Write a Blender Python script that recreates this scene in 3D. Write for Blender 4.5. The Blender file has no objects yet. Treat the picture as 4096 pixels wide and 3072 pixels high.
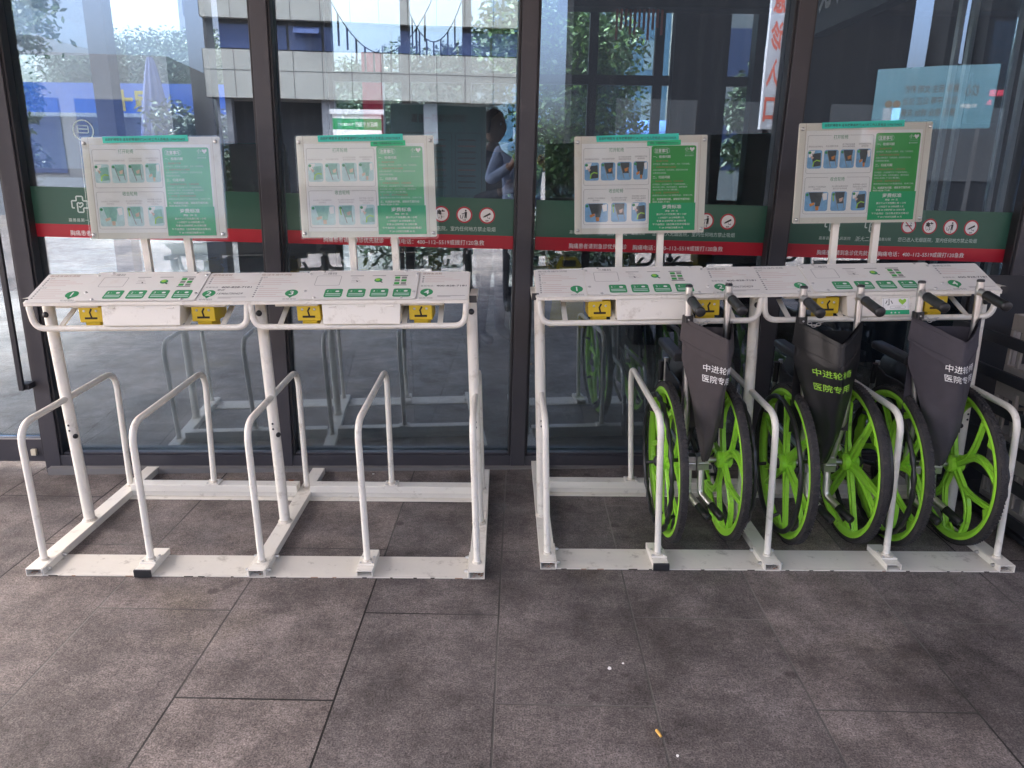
import bpy, bmesh, math, random
from mathutils import Vector, Matrix
random.seed(7)
R = math.radians
sc = bpy.context.scene
COL = sc.collection

# ------------------------------------------------------------------ camera
cam_d = bpy.data.cameras.new('camera'); cam = bpy.data.objects.new('camera', cam_d); COL.objects.link(cam)
cam_d.sensor_width = 36.0; cam_d.lens = 26.586; cam_d.clip_end = 500; cam_d.clip_start = 0.02
_p, _y, _r = R(16.106), R(-0.458), R(0.797)
_cp, _sp, _cy, _sy, _cr, _sr = math.cos(_p), math.sin(_p), math.cos(_y), math.sin(_y), math.cos(_r), math.sin(_r)
_f = Vector((_sy*_cp, _cy*_cp, -_sp)); _rt = Vector((_cy, -_sy, 0)); _up = _rt.cross(_f)
_X = _cr*_rt + _sr*_up; _U = -_sr*_rt + _cr*_up
cam.matrix_world = Matrix(((_X.x, _U.x, -_f.x, 0), (_X.y, _U.y, -_f.y, 0), (_X.z, _U.z, -_f.z, 1.5), (0, 0, 0, 1)))
sc.camera = cam

# ------------------------------------------------------------------ sky, sun, exposure
w = bpy.data.worlds.new('World'); sc.world = w; w.use_nodes = True
nt = w.node_tree
sky = nt.nodes.new('ShaderNodeTexSky'); sky.sky_type = 'NISHITA'; sky.sun_disc = False
SUN_EL, SUN_AZ = R(54), R(292)
sky.sun_elevation = SUN_EL; sky.sun_rotation = SUN_AZ; sky.dust_density = 10.0; sky.air_density = 0.55; sky.ozone_density = 1.0
nt.links.new(sky.outputs[0], nt.nodes['Background'].inputs[0]); nt.nodes['Background'].inputs[1].default_value = 0.13
sd = bpy.data.lights.new('sun', 'SUN'); sun = bpy.data.objects.new('sun', sd); COL.objects.link(sun)
sd.energy = 0.9; sd.angle = R(12); sd.color = (1.0, .94, .85)
_sd = Vector((math.sin(SUN_AZ)*math.cos(SUN_EL), math.cos(SUN_AZ)*math.cos(SUN_EL), math.sin(SUN_EL)))
sun.rotation_euler = (-_sd).to_track_quat('-Z', 'Y').to_euler()
sc.view_settings.view_transform = 'Standard'; sc.view_settings.look = 'None'
sc.view_settings.exposure = 3.75; sc.view_settings.gamma = 1.0
sc.cycles.max_bounces = 10; sc.cycles.transparent_max_bounces = 16; sc.cycles.glossy_bounces = 5
sc.cycles.caustics_reflective = False; sc.cycles.caustics_refractive = False
try:
    sc.cycles.use_denoising = True
except Exception:
    pass

# ------------------------------------------------------------------ materials
def new_mat(name):
    m = bpy.data.materials.new(name); m.use_nodes = True
    return m, m.node_tree, m.node_tree.nodes['Principled BSDF']

def pm(name, col, rough=.5, metal=0.0, var=.12, vscale=9.0, bump=0.0, bscale=120.0, spec=.5, coat=0.0, dirt=None, dirt_amt=.0, dirt_scale=14.0, emit=None, estr=0):
    m, t, b = new_mat(name)
    N, L = t.nodes, t.links
    tc = N.new('ShaderNodeTexCoord')
    nz = N.new('ShaderNodeTexNoise'); nz.inputs['Scale'].default_value = vscale; nz.inputs['Detail'].default_value = 6
    L.new(tc.outputs['Object'], nz.inputs['Vector'])
    mx = N.new('ShaderNodeMix'); mx.data_type = 'RGBA'
    c = Vector(col)
    mx.inputs[6].default_value = (*(c*(1-var)), 1); mx.inputs[7].default_value = (*[min(1, q) for q in c*(1+var)], 1)
    L.new(nz.outputs['Fac'], mx.inputs[0]); out = mx.outputs[2]
    if dirt is not None:
        n2 = N.new('ShaderNodeTexNoise'); n2.inputs['Scale'].default_value = dirt_scale; n2.inputs['Detail'].default_value = 9; n2.inputs['Roughness'].default_value = .72
        L.new(tc.outputs['Object'], n2.inputs['Vector'])
        rp = N.new('ShaderNodeValToRGB'); rp.color_ramp.elements[0].position = .56; rp.color_ramp.elements[1].position = .72
        rp.color_ramp.elements[0].color = (0, 0, 0, 1); rp.color_ramp.elements[1].color = (dirt_amt,)*3 + (1,)
        L.new(n2.outputs['Fac'], rp.inputs[0])
        m2 = N.new('ShaderNodeMix'); m2.data_type = 'RGBA'; m2.inputs[7].default_value = (*dirt, 1)
        L.new(rp.outputs[0], m2.inputs[0]); L.new(out, m2.inputs[6]); out = m2.outputs[2]
    L.new(out, b.inputs['Base Color'])
    b.inputs['Roughness'].default_value = rough; b.inputs['Metallic'].default_value = metal
    b.inputs['Specular IOR Level'].default_value = spec; b.inputs['Coat Weight'].default_value = coat
    if emit is not None:
        b.inputs['Emission Color'].default_value = (*emit, 1); b.inputs['Emission Strength'].default_value = estr
    if bump:
        n3 = N.new('ShaderNodeTexNoise'); n3.inputs['Scale'].default_value = bscale; n3.inputs['Detail'].default_value = 4
        L.new(tc.outputs['Object'], n3.inputs['Vector'])
        bp = N.new('ShaderNodeBump'); bp.inputs['Strength'].default_value = bump; bp.inputs['Distance'].default_value = .01
        L.new(n3.outputs['Fac'], bp.inputs['Height']); L.new(bp.outputs[0], b.inputs['Normal'])
    return m

def glass_mat(name, tint, refl, rough=0.0, wav=0.0, fres=1.0, streak=0.0):
    m, t, b = new_mat(name); N, L = t.nodes, t.links; N.remove(b)
    out = N['Material Output']
    tr = N.new('ShaderNodeBsdfTransparent'); tr.inputs[0].default_value = (*tint, 1)
    gl = N.new('ShaderNodeBsdfGlossy'); gl.inputs['Roughness'].default_value = rough; gl.inputs[0].default_value = (.78, .89, 1, 1)
    fr = N.new('ShaderNodeFresnel'); fr.inputs[0].default_value = 1.5
    ad = N.new('ShaderNodeMath'); ad.operation = 'MULTIPLY_ADD'; ad.inputs[1].default_value = fres; ad.inputs[2].default_value = refl; ad.use_clamp = True
    L.new(fr.outputs[0], ad.inputs[0])
    mx = N.new('ShaderNodeMixShader'); L.new(ad.outputs[0], mx.inputs[0]); L.new(tr.outputs[0], mx.inputs[1]); L.new(gl.outputs[0], mx.inputs[2])
    if wav:
        tc = N.new('ShaderNodeTexCoord'); nz = N.new('ShaderNodeTexNoise'); nz.inputs['Scale'].default_value = 1.6; nz.inputs['Detail'].default_value = 1
        L.new(tc.outputs['Object'], nz.inputs['Vector'])
        bp = N.new('ShaderNodeBump'); bp.inputs['Strength'].default_value = wav; bp.inputs['Distance'].default_value = .01
        L.new(nz.outputs['Fac'], bp.inputs['Height']); L.new(bp.outputs[0], gl.inputs['Normal'])
    res = mx.outputs[0]
    if streak:
        tc = N.new('ShaderNodeTexCoord'); mp = N.new('ShaderNodeMapping'); mp.inputs['Scale'].default_value = (16, 1, .5); L.new(tc.outputs['Object'], mp.inputs[0])
        nz = N.new('ShaderNodeTexNoise'); nz.inputs['Scale'].default_value = 1.5; nz.inputs['Detail'].default_value = 5; L.new(mp.outputs[0], nz.inputs['Vector'])
        rp = N.new('ShaderNodeValToRGB'); rp.color_ramp.elements[0].position = .50; rp.color_ramp.elements[1].position = .78; rp.color_ramp.elements[0].color = (.004,)*3 + (1,); rp.color_ramp.elements[1].color = (streak,)*3 + (1,)
        L.new(nz.outputs['Fac'], rp.inputs[0])
        df = N.new('ShaderNodeBsdfDiffuse'); df.inputs[0].default_value = (.7, .7, .7, 1)
        m3 = N.new('ShaderNodeMixShader'); L.new(rp.outputs[0], m3.inputs[0]); L.new(res, m3.inputs[1]); L.new(df.outputs[0], m3.inputs[2]); res = m3.outputs[0]
    L.new(res, out.inputs[0])
    return m

WHITE = pm('white_paint', (.78, .745, .66), .38, var=.05, vscale=3, dirt=(.33, .27, .19), dirt_amt=.55, dirt_scale=17, bump=.04, bscale=60)
WHITE_FLOOR = pm('scuffed_white_paint', (.66, .63, .56), .5, var=.09, vscale=7, dirt=(.16, .13, .09), dirt_amt=.75, dirt_scale=13, bump=.06, bscale=50)
CREAM = pm('cream_board', (.76, .73, .64), .35, var=.05, vscale=5, dirt=(.4, .34, .22), dirt_amt=.3)
PAPER = pm('paper_white', (.88, .87, .84), .5, var=.02)
PLATE = pm('label_white', (.76, .745, .70), .3, var=.03, vscale=6, dirt=(.5, .36, .24), dirt_amt=.25, dirt_scale=8)
STEEL = pm('steel', (.55, .54, .52), .3, metal=1, var=.15, vscale=60)
WELD = pm('rusty_weld', (.62, .57, .48), .55, var=.2, vscale=60, dirt=(.26, .13, .04), dirt_amt=.9, dirt_scale=45, bump=.5, bscale=120)
ALU = pm('aluminium_tube', (.62, .61, .59), .34, metal=1, var=.1, vscale=25, bump=.03, bscale=200)
BLACKP = pm('black_plastic', (.022, .022, .024), .42, var=.25, vscale=20)
RUBBER = pm('black_rubber', (.025, .023, .023), .75, var=.3, vscale=40, dirt=(.14, .11, .09), dirt_amt=.5, dirt_scale=30, bump=.3, bscale=160)
GRIP = pm('grip_rubber', (.016, .016, .017), .38, var=.2, vscale=50)
FAB_BROWN = pm('brown_black_fabric', (.062, .052, .053), .85, var=.15, vscale=30, bump=.12, bscale=400)
FAB_BLACK = pm('black_leatherette', (.013, .013, .014), .36, var=.3, vscale=12, bump=.12, bscale=12)
FAB_NAVY = pm('dark_purple_fabric', (.058, .052, .062), .85, var=.15, vscale=30, bump=.12, bscale=400)
LIME = pm('lime_green_plastic', (.33, .72, .05), .36, var=.08, vscale=12, dirt=(.09, .13, .05), dirt_amt=.75, dirt_scale=18, bump=.05, bscale=80)
YELLOW = pm('yellow_plastic', (.62, .43, .015), .4, var=.06, vscale=14, dirt=(.3, .2, .02), dirt_amt=.4)
SLOT = pm('dark_slot', (.02, .015, .01), .8)
TEAL = pm('teal_tape', (.02, .47, .36), .35, var=.04)
GREENTAPE = pm('green_tape', (.01, .42, .17), .35, var=.04)
GREEN_PANEL = pm('print_green', (.025, .34, .05), .45, var=.06, vscale=4)
GREEN_NOTICE = pm('notice_green', (.0, .38, .13), .45, var=.04)
INK = pm('ink_black', (.03, .03, .03), .6)
INKGREY = pm('ink_grey', (.27, .26, .25), .6)
INKPINK = pm('ink_faded_red', (.55, .36, .32), .6)
INKBROWN = pm('ink_brown', (.35, .22, .15), .6)
INKRED = pm('ink_red', (.42, .09, .06), .6)
INKGREEN = pm('ink_green', (.03, .27, .10), .5, var=.05)
INKWHITE = pm('ink_white', (.80, .80, .78), .5, var=.02)
INKLIME = pm('ink_lime', (.33, .62, .06), .5, var=.05)
PICBLUE = pm('picture_blue', (.20, .42, .66), .5, var=.35, vscale=60)
PICDARK = pm('picture_dark', (.045, .055, .055), .5, var=.5, vscale=90)
PICRED = pm('picture_orange', (.62, .22, .04), .5, var=.3, vscale=90)
PICSKIN = pm('picture_skin', (.66, .46, .36), .5, var=.2, vscale=90)
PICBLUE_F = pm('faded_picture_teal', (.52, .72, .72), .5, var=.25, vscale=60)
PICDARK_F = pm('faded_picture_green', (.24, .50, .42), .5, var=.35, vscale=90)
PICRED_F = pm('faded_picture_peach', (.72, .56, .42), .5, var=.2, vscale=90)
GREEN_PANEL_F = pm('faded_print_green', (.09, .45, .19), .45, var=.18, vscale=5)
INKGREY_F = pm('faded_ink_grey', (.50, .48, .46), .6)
FRAME = pm('anthracite_frame', (.050, .048, .056), .42, var=.08, vscale=4, dirt=(.11, .10, .10), dirt_amt=.35, dirt_scale=9)
FRAME_IN = pm('dark_gasket', (.016, .015, .018), .5)
GLASS = glass_mat('facade_glass', (.58, .66, .71), .155, wav=.035, streak=.035)
GLASS_FAR = glass_mat('far_glass', (.86, .90, .91), .02)
ACRYL = glass_mat('acrylic_cover', (.99, 1, .99), .0, rough=.04, fres=.8)
BAND_G = pm('band_green', (.034, .115, .080), .4, var=.04)
BAND_R = pm('band_red', (.46, .011, .028), .4, var=.04)
SIGNRED = pm('sign_red', (.45, .02, .04), .45)
MINT = pm('decal_pale_mint', (.55, .68, .62), .5)
DARKMETAL = pm('dark_metal', (.022, .023, .028), .5, var=.15)
CRATE = pm('grey_crate_plastic', (.34, .31, .28), .55, var=.1, dirt=(.16, .14, .12), dirt_amt=.6)
CLAD = pm('beige_cladding', (.28, .28, .26), .6, var=.06, vscale=.8)
CLADJ = pm('cladding_joint', (.07, .07, .065), .8)
WINBLUE = pm('window_blue_glass', (.05, .07, .15), .08, var=.2, vscale=1.2)
WINFRAME = pm('window_frame_dark', (.03, .032, .035), .5)
SOFFIT = pm('soffit_white', (.62, .62, .64), .6, var=.03)
BLUE_SIGN = pm('blue_fascia', (.035, .17, .68), .4, var=.05, vscale=.6)
SIGN_YEL = pm('sign_yellow', (.75, .52, .02), .4)
SHOPWALL = pm('shop_wall_grey', (.20, .21, .23), .6)
SHOPGLASS = pm('shop_window', (.22, .27, .28), .1, var=.5, vscale=2)
PARASOL = pm('parasol_fabric', (.16, .17, .36), .8, var=.1)
TRUNK = pm('bark', (.07, .05, .035), .9, var=.3, vscale=30, bump=.5, bscale=30)
SHIRT_D = pm('drawn_figure_grey', (.11, .13, .15), .5)
SIGNPANEL = pm('sign_panel_white', (.34, .35, .39), .4, var=.04)
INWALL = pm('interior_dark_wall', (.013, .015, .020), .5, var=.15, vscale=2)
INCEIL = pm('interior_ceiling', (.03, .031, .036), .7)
SHIRT = pm('blue_shirt_cloth', (.36, .44, .62), .85, var=.25, vscale=10, bump=.9, bscale=16)
JACKET = pm('grey_jacket_cloth', (.11, .11, .125), .85, var=.12, vscale=14, bump=.4, bscale=14)
TROUSER = pm('dark_trouser_cloth', (.028, .03, .04), .85, var=.15, vscale=12)
SKIN = pm('skin', (.46, .27, .19), .5, var=.06)
HAIR = pm('black_hair', (.012, .010, .009), .5, var=.3, vscale=60)
SHOE = pm('shoe_black', (.02, .02, .02), .5)
BUTT = pm('filter_paper_orange', (.62, .36, .08), .7, var=.15, vscale=300)
LEAFDRY = pm('dry_leaf', (.32, .10, .03), .7, var=.3, vscale=60)
BEIGEP = pm('beige_plastic', (.62, .56, .42), .5)
POSTERBLUE = pm('poster_blue', (.038, .082, .105), .4, var=.1, vscale=1.5)
LED = pm('led_red', (.3, .01, .02), .5, emit=(1, .05, .09), estr=.55)
LAMP = pm('warm_lamp', (.8, .7, .5), .5, emit=(1, .72, .38), estr=5)
CONCRETE = pm('pale_wall', (.50, .50, .54), .7, var=.06, vscale=.7)
GLASSBLD = pm('blue_glass_cladding', (.18, .36, .50), .15, var=.2, vscale=.5)

def leaf_mat(name, c1, c2):
    m, t, b = new_mat(name); N, L = t.nodes, t.links
    g = N.new('ShaderNodeNewGeometry'); rp = N.new('ShaderNodeMix'); rp.data_type = 'RGBA'
    rp.inputs[6].default_value = (*c1, 1); rp.inputs[7].default_value = (*c2, 1)
    L.new(g.outputs['Random Per Island'], rp.inputs[0]); L.new(rp.outputs[2], b.inputs['Base Color'])
    b.inputs['Roughness'].default_value = .45; b.inputs['Transmission Weight'].default_value = 0
    return m
LEAF = leaf_mat('leaf_green', (.025, .06, .012), (.13, .24, .035))
LEAF_D = leaf_mat('leaf_dark', (.016, .034, .012), (.055, .10, .03))
LEAF_P = leaf_mat('leaf_pale', (.06, .10, .05), (.16, .22, .11))

def floor_mat():
    m, t, b = new_mat('granite_paving'); N, L = t.nodes, t.links
    tc = N.new('ShaderNodeTexCoord')
    # columns run along Y, 0.466 wide, tiles 0.90 long, half bond
    mp = N.new('ShaderNodeMapping'); mp.inputs['Rotation'].default_value = (0, 0, R(90)); 
    sub = N.new('ShaderNodeVectorMath'); sub.operation = 'ADD'; sub.inputs[1].default_value = (.053, -1.40, 0)
    L.new(tc.outputs['Object'], sub.inputs[0])
    # swap: u = y, v = -x
    sx = N.new('ShaderNodeSeparateXYZ'); L.new(sub.outputs[0], sx.inputs[0])
    cb = N.new('ShaderNodeCombineXYZ'); L.new(sx.outputs[1], cb.inputs[0]); L.new(sx.outputs[0], cb.inputs[1])
    # slight wobble of the joint lines
    br = N.new('ShaderNodeTexBrick'); br.inputs['Scale'].default_value = 1.0
    br.inputs['Brick Width'].default_value = .90; br.inputs['Row Height'].default_value = .466; br.inputs['Mortar Size'].default_value = .0038
    br.inputs['Mortar Smooth'].default_value = .35; br.offset = .5; br.inputs['Bias'].default_value = 0
    br.inputs['Color1'].default_value = (0, 0, 0, 1); br.inputs['Color2'].default_value = (1, 1, 1, 1); br.inputs['Mortar'].default_value = (.5, .5, .5, 1)
    L.new(cb.outputs[0], br.inputs['Vector'])
    def noise(s, d, r=.6):
        n = N.new('ShaderNodeTexNoise'); n.inputs['Scale'].default_value = s; n.inputs['Detail'].default_value = d; n.inputs['Roughness'].default_value = r
        L.new(tc.outputs['Object'], n.inputs['Vector']); return n
    def ramp(src, p0, c0, p1, c1):
        r = N.new('ShaderNodeValToRGB'); e = r.color_ramp.elements; e[0].position = p0; e[0].color = (*c0, 1); e[1].position = p1; e[1].color = (*c1, 1)
        L.new(src, r.inputs[0]); return r.outputs[0]
    def mul(a, bb):
        x = N.new('ShaderNodeMix'); x.data_type = 'RGBA'; x.blend_type = 'MULTIPLY'; x.inputs[0].default_value = 1
        L.new(a, x.inputs[6]); L.new(bb, x.inputs[7]); return x.outputs[2]
    base = ramp(noise(1.7, 9, .72).outputs['Fac'], .36, (.138, .124, .117), .68, (.246, .223, .212))
    tilev = ramp(br.outputs['Color'], 0, (.80, .80, .82), 1, (1.14, 1.11, 1.09))
    spk = mul(ramp(noise(190, 3, .7).outputs['Fac'], .32, (.32, .31, .31), .66, (1.52, 1.50, 1.48)), ramp(noise(60, 4, .8).outputs['Fac'], .36, (.66, .65, .65), .60, (1.18, 1.17, 1.16)))
    blot = ramp(noise(5.5, 8, .78).outputs['Fac'], .40, (.70, .69, .69), .60, (1.14, 1.13, 1.12))
    gr = ramp(noise(1.1, 2).outputs['Fac'], .60, (1, 1, 1), .74, (1.08, 1.06, .84))
    stain = ramp(noise(.85, 8, .75).outputs['Fac'], .36, (.66, .65, .65), .52, (1, 1, 1))
    spot = N.new('ShaderNodeTexVoronoi'); spot.inputs['Scale'].default_value = 3.1; L.new(tc.outputs['Object'], spot.inputs['Vector'])
    spots = ramp(spot.outputs['Distance'], .045, (.55, .54, .54), .075, (1, 1, 1))
    c = mul(mul(mul(mul(mul(mul(base, tilev), spk), blot), gr), stain), spots)
    # pale chips
    vo = N.new('ShaderNodeTexVoronoi'); vo.inputs['Scale'].default_value = 26; L.new(tc.outputs['Object'], vo.inputs['Vector'])
    chip = ramp(vo.outputs['Distance'], .035, (1, 1, 1), .055, (0, 0, 0))
    n5 = noise(5, 2); chipm = ramp(n5.outputs['Fac'], .60, (0, 0, 0), .66, (.55, .55, .55))
    cm = mul(chip, chipm)
    mx = N.new('ShaderNodeMix'); mx.data_type = 'RGBA'; L.new(cm, mx.inputs[0]); L.new(c, mx.inputs[6]); mx.inputs[7].default_value = (.42, .40, .37, 1)
    # joints: dark on one side, dusty on the other
    jc = ramp(noise(.45, 2).outputs['Fac'], .44, (.012, .011, .010), .60, (.19, .175, .16))
    m2 = N.new('ShaderNodeMix'); m2.data_type = 'RGBA'; L.new(br.outputs['Fac'], m2.inputs[0]); L.new(mx.outputs[2], m2.inputs[6]); L.new(jc, m2.inputs[7])
    L.new(m2.outputs[2], b.inputs['Base Color'])
    rr = ramp(noise(7.5, 6, .7).outputs['Fac'], .40, (.50,)*3, .62, (.75,)*3); L.new(rr, b.inputs['Roughness']); b.inputs['Specular IOR Level'].default_value = .3
    bp = N.new('ShaderNodeBump'); bp.inputs['Strength'].default_value = .55; bp.inputs['Distance'].default_value = .004
    ah = N.new('ShaderNodeMath'); ah.operation = 'MULTIPLY_ADD'; ah.inputs[1].default_value = -1.5
    L.new(br.outputs['Fac'], ah.inputs[0]); L.new(noise(75, 4, .7).outputs['Fac'], ah.inputs[2]); L.new(ah.outputs[0], bp.inputs['Height'])
    L.new(bp.outputs[0], b.inputs['Normal'])
    return m
PAVING = floor_mat()

# ------------------------------------------------------------------ mesh builder
class MB:
    def __init__(s, xf=None):
        s.v = []; s.f = []; s.m = []; s.mats = []; s.sm = []; s.xf = xf
    def mi(s, mat):
        if mat not in s.mats: s.mats.append(mat)
        return s.mats.index(mat)
    def add(s, vs, fs, mat, smooth=False):
        o = len(s.v); k = s.mi(mat)
        for p in vs:
            p = Vector(p); s.v.append(s.xf(p) if s.xf else p)
        for f in fs:
            s.f.append([o+i for i in f]); s.m.append(k); s.sm.append(smooth)
        return s
    def box(s, x0, x1, y0, y1, z0, z1, mat, n=None):
        vs = [(x, y, z) for z in (z0, z1) for y in (y0, y1) for x in (x0, x1)]
        return s.add(vs, [(0, 2, 3, 1), (4, 5, 7, 6), (0, 1, 5, 4), (2, 6, 7, 3), (0, 4, 6, 2), (1, 3, 7, 5)], mat)
    def obox(s, c, ax, ay, az, mat):
        c = Vector(c); ax, ay, az = Vector(ax), Vector(ay), Vector(az)
        vs = [c + i*ax + j*ay + k*az for k in (-1, 1) for j in (-1, 1) for i in (-1, 1)]
        return s.add(vs, [(0, 2, 3, 1), (4, 5, 7, 6), (0, 1, 5, 4), (2, 6, 7, 3), (0, 4, 6, 2), (1, 3, 7, 5)], mat)
    def tube(s, pts, r, mat, seg=14, cap=True, closed=False):
        pts = [Vector(p) for p in pts]; n = len(pts); vs = []; up = None
        rs = r if isinstance(r, (list, tuple)) else [r]*n
        for i, p in enumerate(pts):
            a = pts[(i-1) % n] if (i or closed) else p; b = pts[(i+1) % n] if (i < n-1 or closed) else p
            d = (b-a).normalized()
            if up is None:
                up = Vector((0, 0, 1)) if abs(d.z) < .9 else Vector((1, 0, 0))
            x = d.cross(up)
            if x.length < 1e-6: x = d.orthogonal()
            x.normalize(); up = x.cross(d).normalized()
            for k in range(seg):
                t = 2*math.pi*k/seg; vs.append(p + rs[i]*(math.cos(t)*x + math.sin(t)*up))
        fs = []
        for i in range(n if closed else n-1):
            j = (i+1) % n
            for k in range(seg):
                l = (k+1) % seg; fs.append((i*seg+k, i*seg+l, j*seg+l, j*seg+k))
        s.add(vs, fs, mat, True)
        if cap and not closed:
            s.add([vs[k] for k in range(seg)], [tuple(range(seg))], mat); s.add([vs[(n-1)*seg+k] for k in range(seg)], [tuple(reversed(range(seg)))], mat)
        return s
    def lathe(s, prof, c, ax, mat, seg=24, smooth=True):
        # prof: list of (axial, radius)
        c = Vector(c); ax = Vector(ax).normalized(); x = ax.orthogonal().normalized(); y = ax.cross(x)
        vs = [c + a*ax + r*(math.cos(2*math.pi*k/seg)*x + math.sin(2*math.pi*k/seg)*y) for a, r in prof for k in range(seg)]
        fs = [(i*seg+k, i*seg+(k+1) % seg, (i+1)*seg+(k+1) % seg, (i+1)*seg+k) for i in range(len(prof)-1) for k in range(seg)]
        return s.add(vs, fs, mat, smooth)
    def ring(s, prof, c, mat, seg=72, smooth=True):
        # closed section (x, radius) revolved about the X axis at c
        c = Vector(c); n = len(prof)
        vs = [c + Vector((a, r*math.cos(2*math.pi*k/seg), r*math.sin(2*math.pi*k/seg))) for k in range(seg) for a, r in prof]
        fs = [(k*n+i, k*n+(i+1) % n, ((k+1) % seg)*n+(i+1) % n, ((k+1) % seg)*n+i) for k in range(seg) for i in range(n)]
        return s.add(vs, fs, mat, smooth)
    def prism(s, poly, fn, d0, d1, mat):
        # poly 2-D, fn(a,b,d) -> 3-D
        n = len(poly)
        vs = [fn(a, b, d0) for a, b in poly] + [fn(a, b, d1) for a, b in poly]
        fs = [tuple(reversed(range(n))), tuple(range(n, 2*n))] + [(i, (i+1) % n, n+(i+1) % n, n+i) for i in range(n)]
        return s.add(vs, fs, mat)
    def flat(s, poly, fn, mat):
        return s.add([fn(a, b) for a, b in poly], [tuple(range(len(poly)))], mat)
    def grid(s, fn, nu, nv, mat, smooth=True, closed=False):
        vs = [fn(i/nu, j/nv) for j in range(nv+1) for i in range(nu+1)]
        fs = [(j*(nu+1)+i, j*(nu+1)+i+1, (j+1)*(nu+1)+i+1, (j+1)*(nu+1)+i) for j in range(nv) for i in range(nu)]
        return s.add(vs, fs, mat, smooth)
    def build(s, name, parent=None, bevel=0, loc=None):
        me = bpy.data.meshes.new(name); me.from_pydata([tuple(p) for p in s.v], [], s.f)
        for m in s.mats: me.materials.append(m)
        me.polygons.foreach_set('material_index', s.m); me.polygons.foreach_set('use_smooth', s.sm)
        me.validate(); me.update()
        o = bpy.data.objects.new(name, me); COL.objects.link(o)
        if parent is not None: o.parent = parent
        if loc is not None: o.location = loc
        if bevel:
            b = o.modifiers.new('bevel', 'BEVEL'); b.width = bevel; b.segments = 2; b.limit_method = 'ANGLE'
        return o

def tag(o, label, cat, group=None, kind=None):
    o['label'] = label; o['category'] = cat
    if group: o['group'] = group
    if kind: o['kind'] = kind
    return o
def empty(name, label, cat, loc=(0, 0, 0), rz=0, group=None):
    o = bpy.data.objects.new(name, None); COL.objects.link(o); o.location = loc; o.rotation_euler = (0, 0, rz); o.empty_display_size = .1
    return tag(o, label, cat, group)
def structure(o):
    o['kind'] = 'structure'; return o

def rrect(x0, y0, x1, y1, r, n=4):
    r = min(r, (x1-x0)/2, (y1-y0)/2); pts = []
    for cx, cy, a in ((x1-r, y0+r, -90), (x1-r, y1-r, 0), (x0+r, y1-r, 90), (x0+r, y0+r, 180)):
        for k in range(n+1):
            t = R(a+90*k/n); pts.append((cx+r*math.cos(t), cy+r*math.sin(t)))
    return pts
def disc(cx, cy, r, n=24): return [(cx+r*math.cos(2*math.pi*k/n), cy+r*math.sin(2*math.pi*k/n)) for k in range(n)]
def outline(mb, poly, wd, fn, mat):
    n = len(poly); c = Vector((sum(p[0] for p in poly)/n, sum(p[1] for p in poly)/n)); inn = []
    for i in range(n):
        a, p, b = Vector(poly[i-1]), Vector(poly[i]), Vector(poly[(i+1) % n])
        nn = Vector((-(b-a).y, (b-a).x)).normalized(); inn.append(p + nn*wd)
    vs = [fn(*p) for p in poly] + [fn(*p) for p in inn]
    mb.add(vs, [(i, (i+1) % n, n+(i+1) % n, n+i) for i in range(n)], mat)
def stroke(mb, pts, wd, fn, mat, closed=False):
    pts = [Vector(p) for p in pts]; n = len(pts); L_, R_ = [], []
    for i, p in enumerate(pts):
        a = pts[i-1] if (i or closed) else p; b = pts[(i+1) % n] if (i < n-1 or closed) else p
        d = (b-a).normalized(); q = Vector((-d.y, d.x))*wd/2; L_.append(p+q); R_.append(p-q)
    vs = [fn(*p) for p in L_] + [fn(*p) for p in R_]
    mb.add(vs, [(i, (i+1) % n, n+(i+1) % n, n+i) for i in range(n if closed else n-1)], mat)

_glyph = {}
def glyphs(s, bold=0.0, shear=0.0):
    k = (s, bold, shear)
    if k not in _glyph:
        c = bpy.data.curves.new('t', 'FONT'); c.body = s; c.resolution_u = 2; c.offset = bold; c.shear = shear
        o = bpy.data.objects.new('t', c); COL.objects.link(o)
        dg = bpy.context.evaluated_depsgraph_get(); me = o.evaluated_get(dg).to_mesh()
        vs = [(v.co.x, v.co.y) for v in me.vertices]; fs = [tuple(p.vertices) for p in me.polygons]
        o.evaluated_get(dg).to_mesh_clear(); bpy.data.objects.remove(o); bpy.data.curves.remove(c)
        xs = [v[0] for v in vs] or [0]
        _glyph[k] = (vs, fs, min(xs), max(xs))
    return _glyph[k]
def text(mb, s, x, y, h, fn, mat, al='L', bold=0.0, wid=None, mirror=False, shear=0.0):
    vs, fs, x0, x1 = glyphs(s, bold, shear)
    if not vs: return
    sx = h if wid is None else wid/max(1e-6, x1-x0)
    ox = {'L': x - x0*sx, 'C': x - (x0+x1)/2*sx, 'R': x - x1*sx}[al]
    pts = [(ox+a*sx, y+b*h) for a, b in vs]
    if mirror:
        cx = {'L': x, 'C': x, 'R': x}[al]; pts = [(2*cx-a, b) for a, b in pts]
    mb.add([fn(a, b) for a, b in pts], fs, mat)
def arc(c, r, a0, a1, ex, ey, n=8):
    c, ex, ey = Vector(c), Vector(ex), Vector(ey)
    return [c + r*(math.cos(R(a0+(a1-a0)*k/n))*ex + math.sin(R(a0+(a1-a0)*k/n))*ey) for k in range(n+1)]
def fillet(pts, rad, n=7):
    pts = [Vector(p) for p in pts]; out = [pts[0]]
    for i in range(1, len(pts)-1):
        a, p, b = pts[i-1], pts[i], pts[i+1]
        r = rad[i-1] if isinstance(rad, (list, tuple)) else rad
        u = (a-p).normalized(); v = (b-p).normalized(); ang = u.angle(v)
        d = min(r/math.tan(ang/2), (a-p).length*.49, (b-p).length*.49)
        p0, p1 = p+u*d, p+v*d
        for k in range(n+1):
            t = k/n; out.append((1-t)**2*p0 + 2*t*(1-t)*p + t*t*p1)
    out.append(pts[-1]); return out

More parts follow.
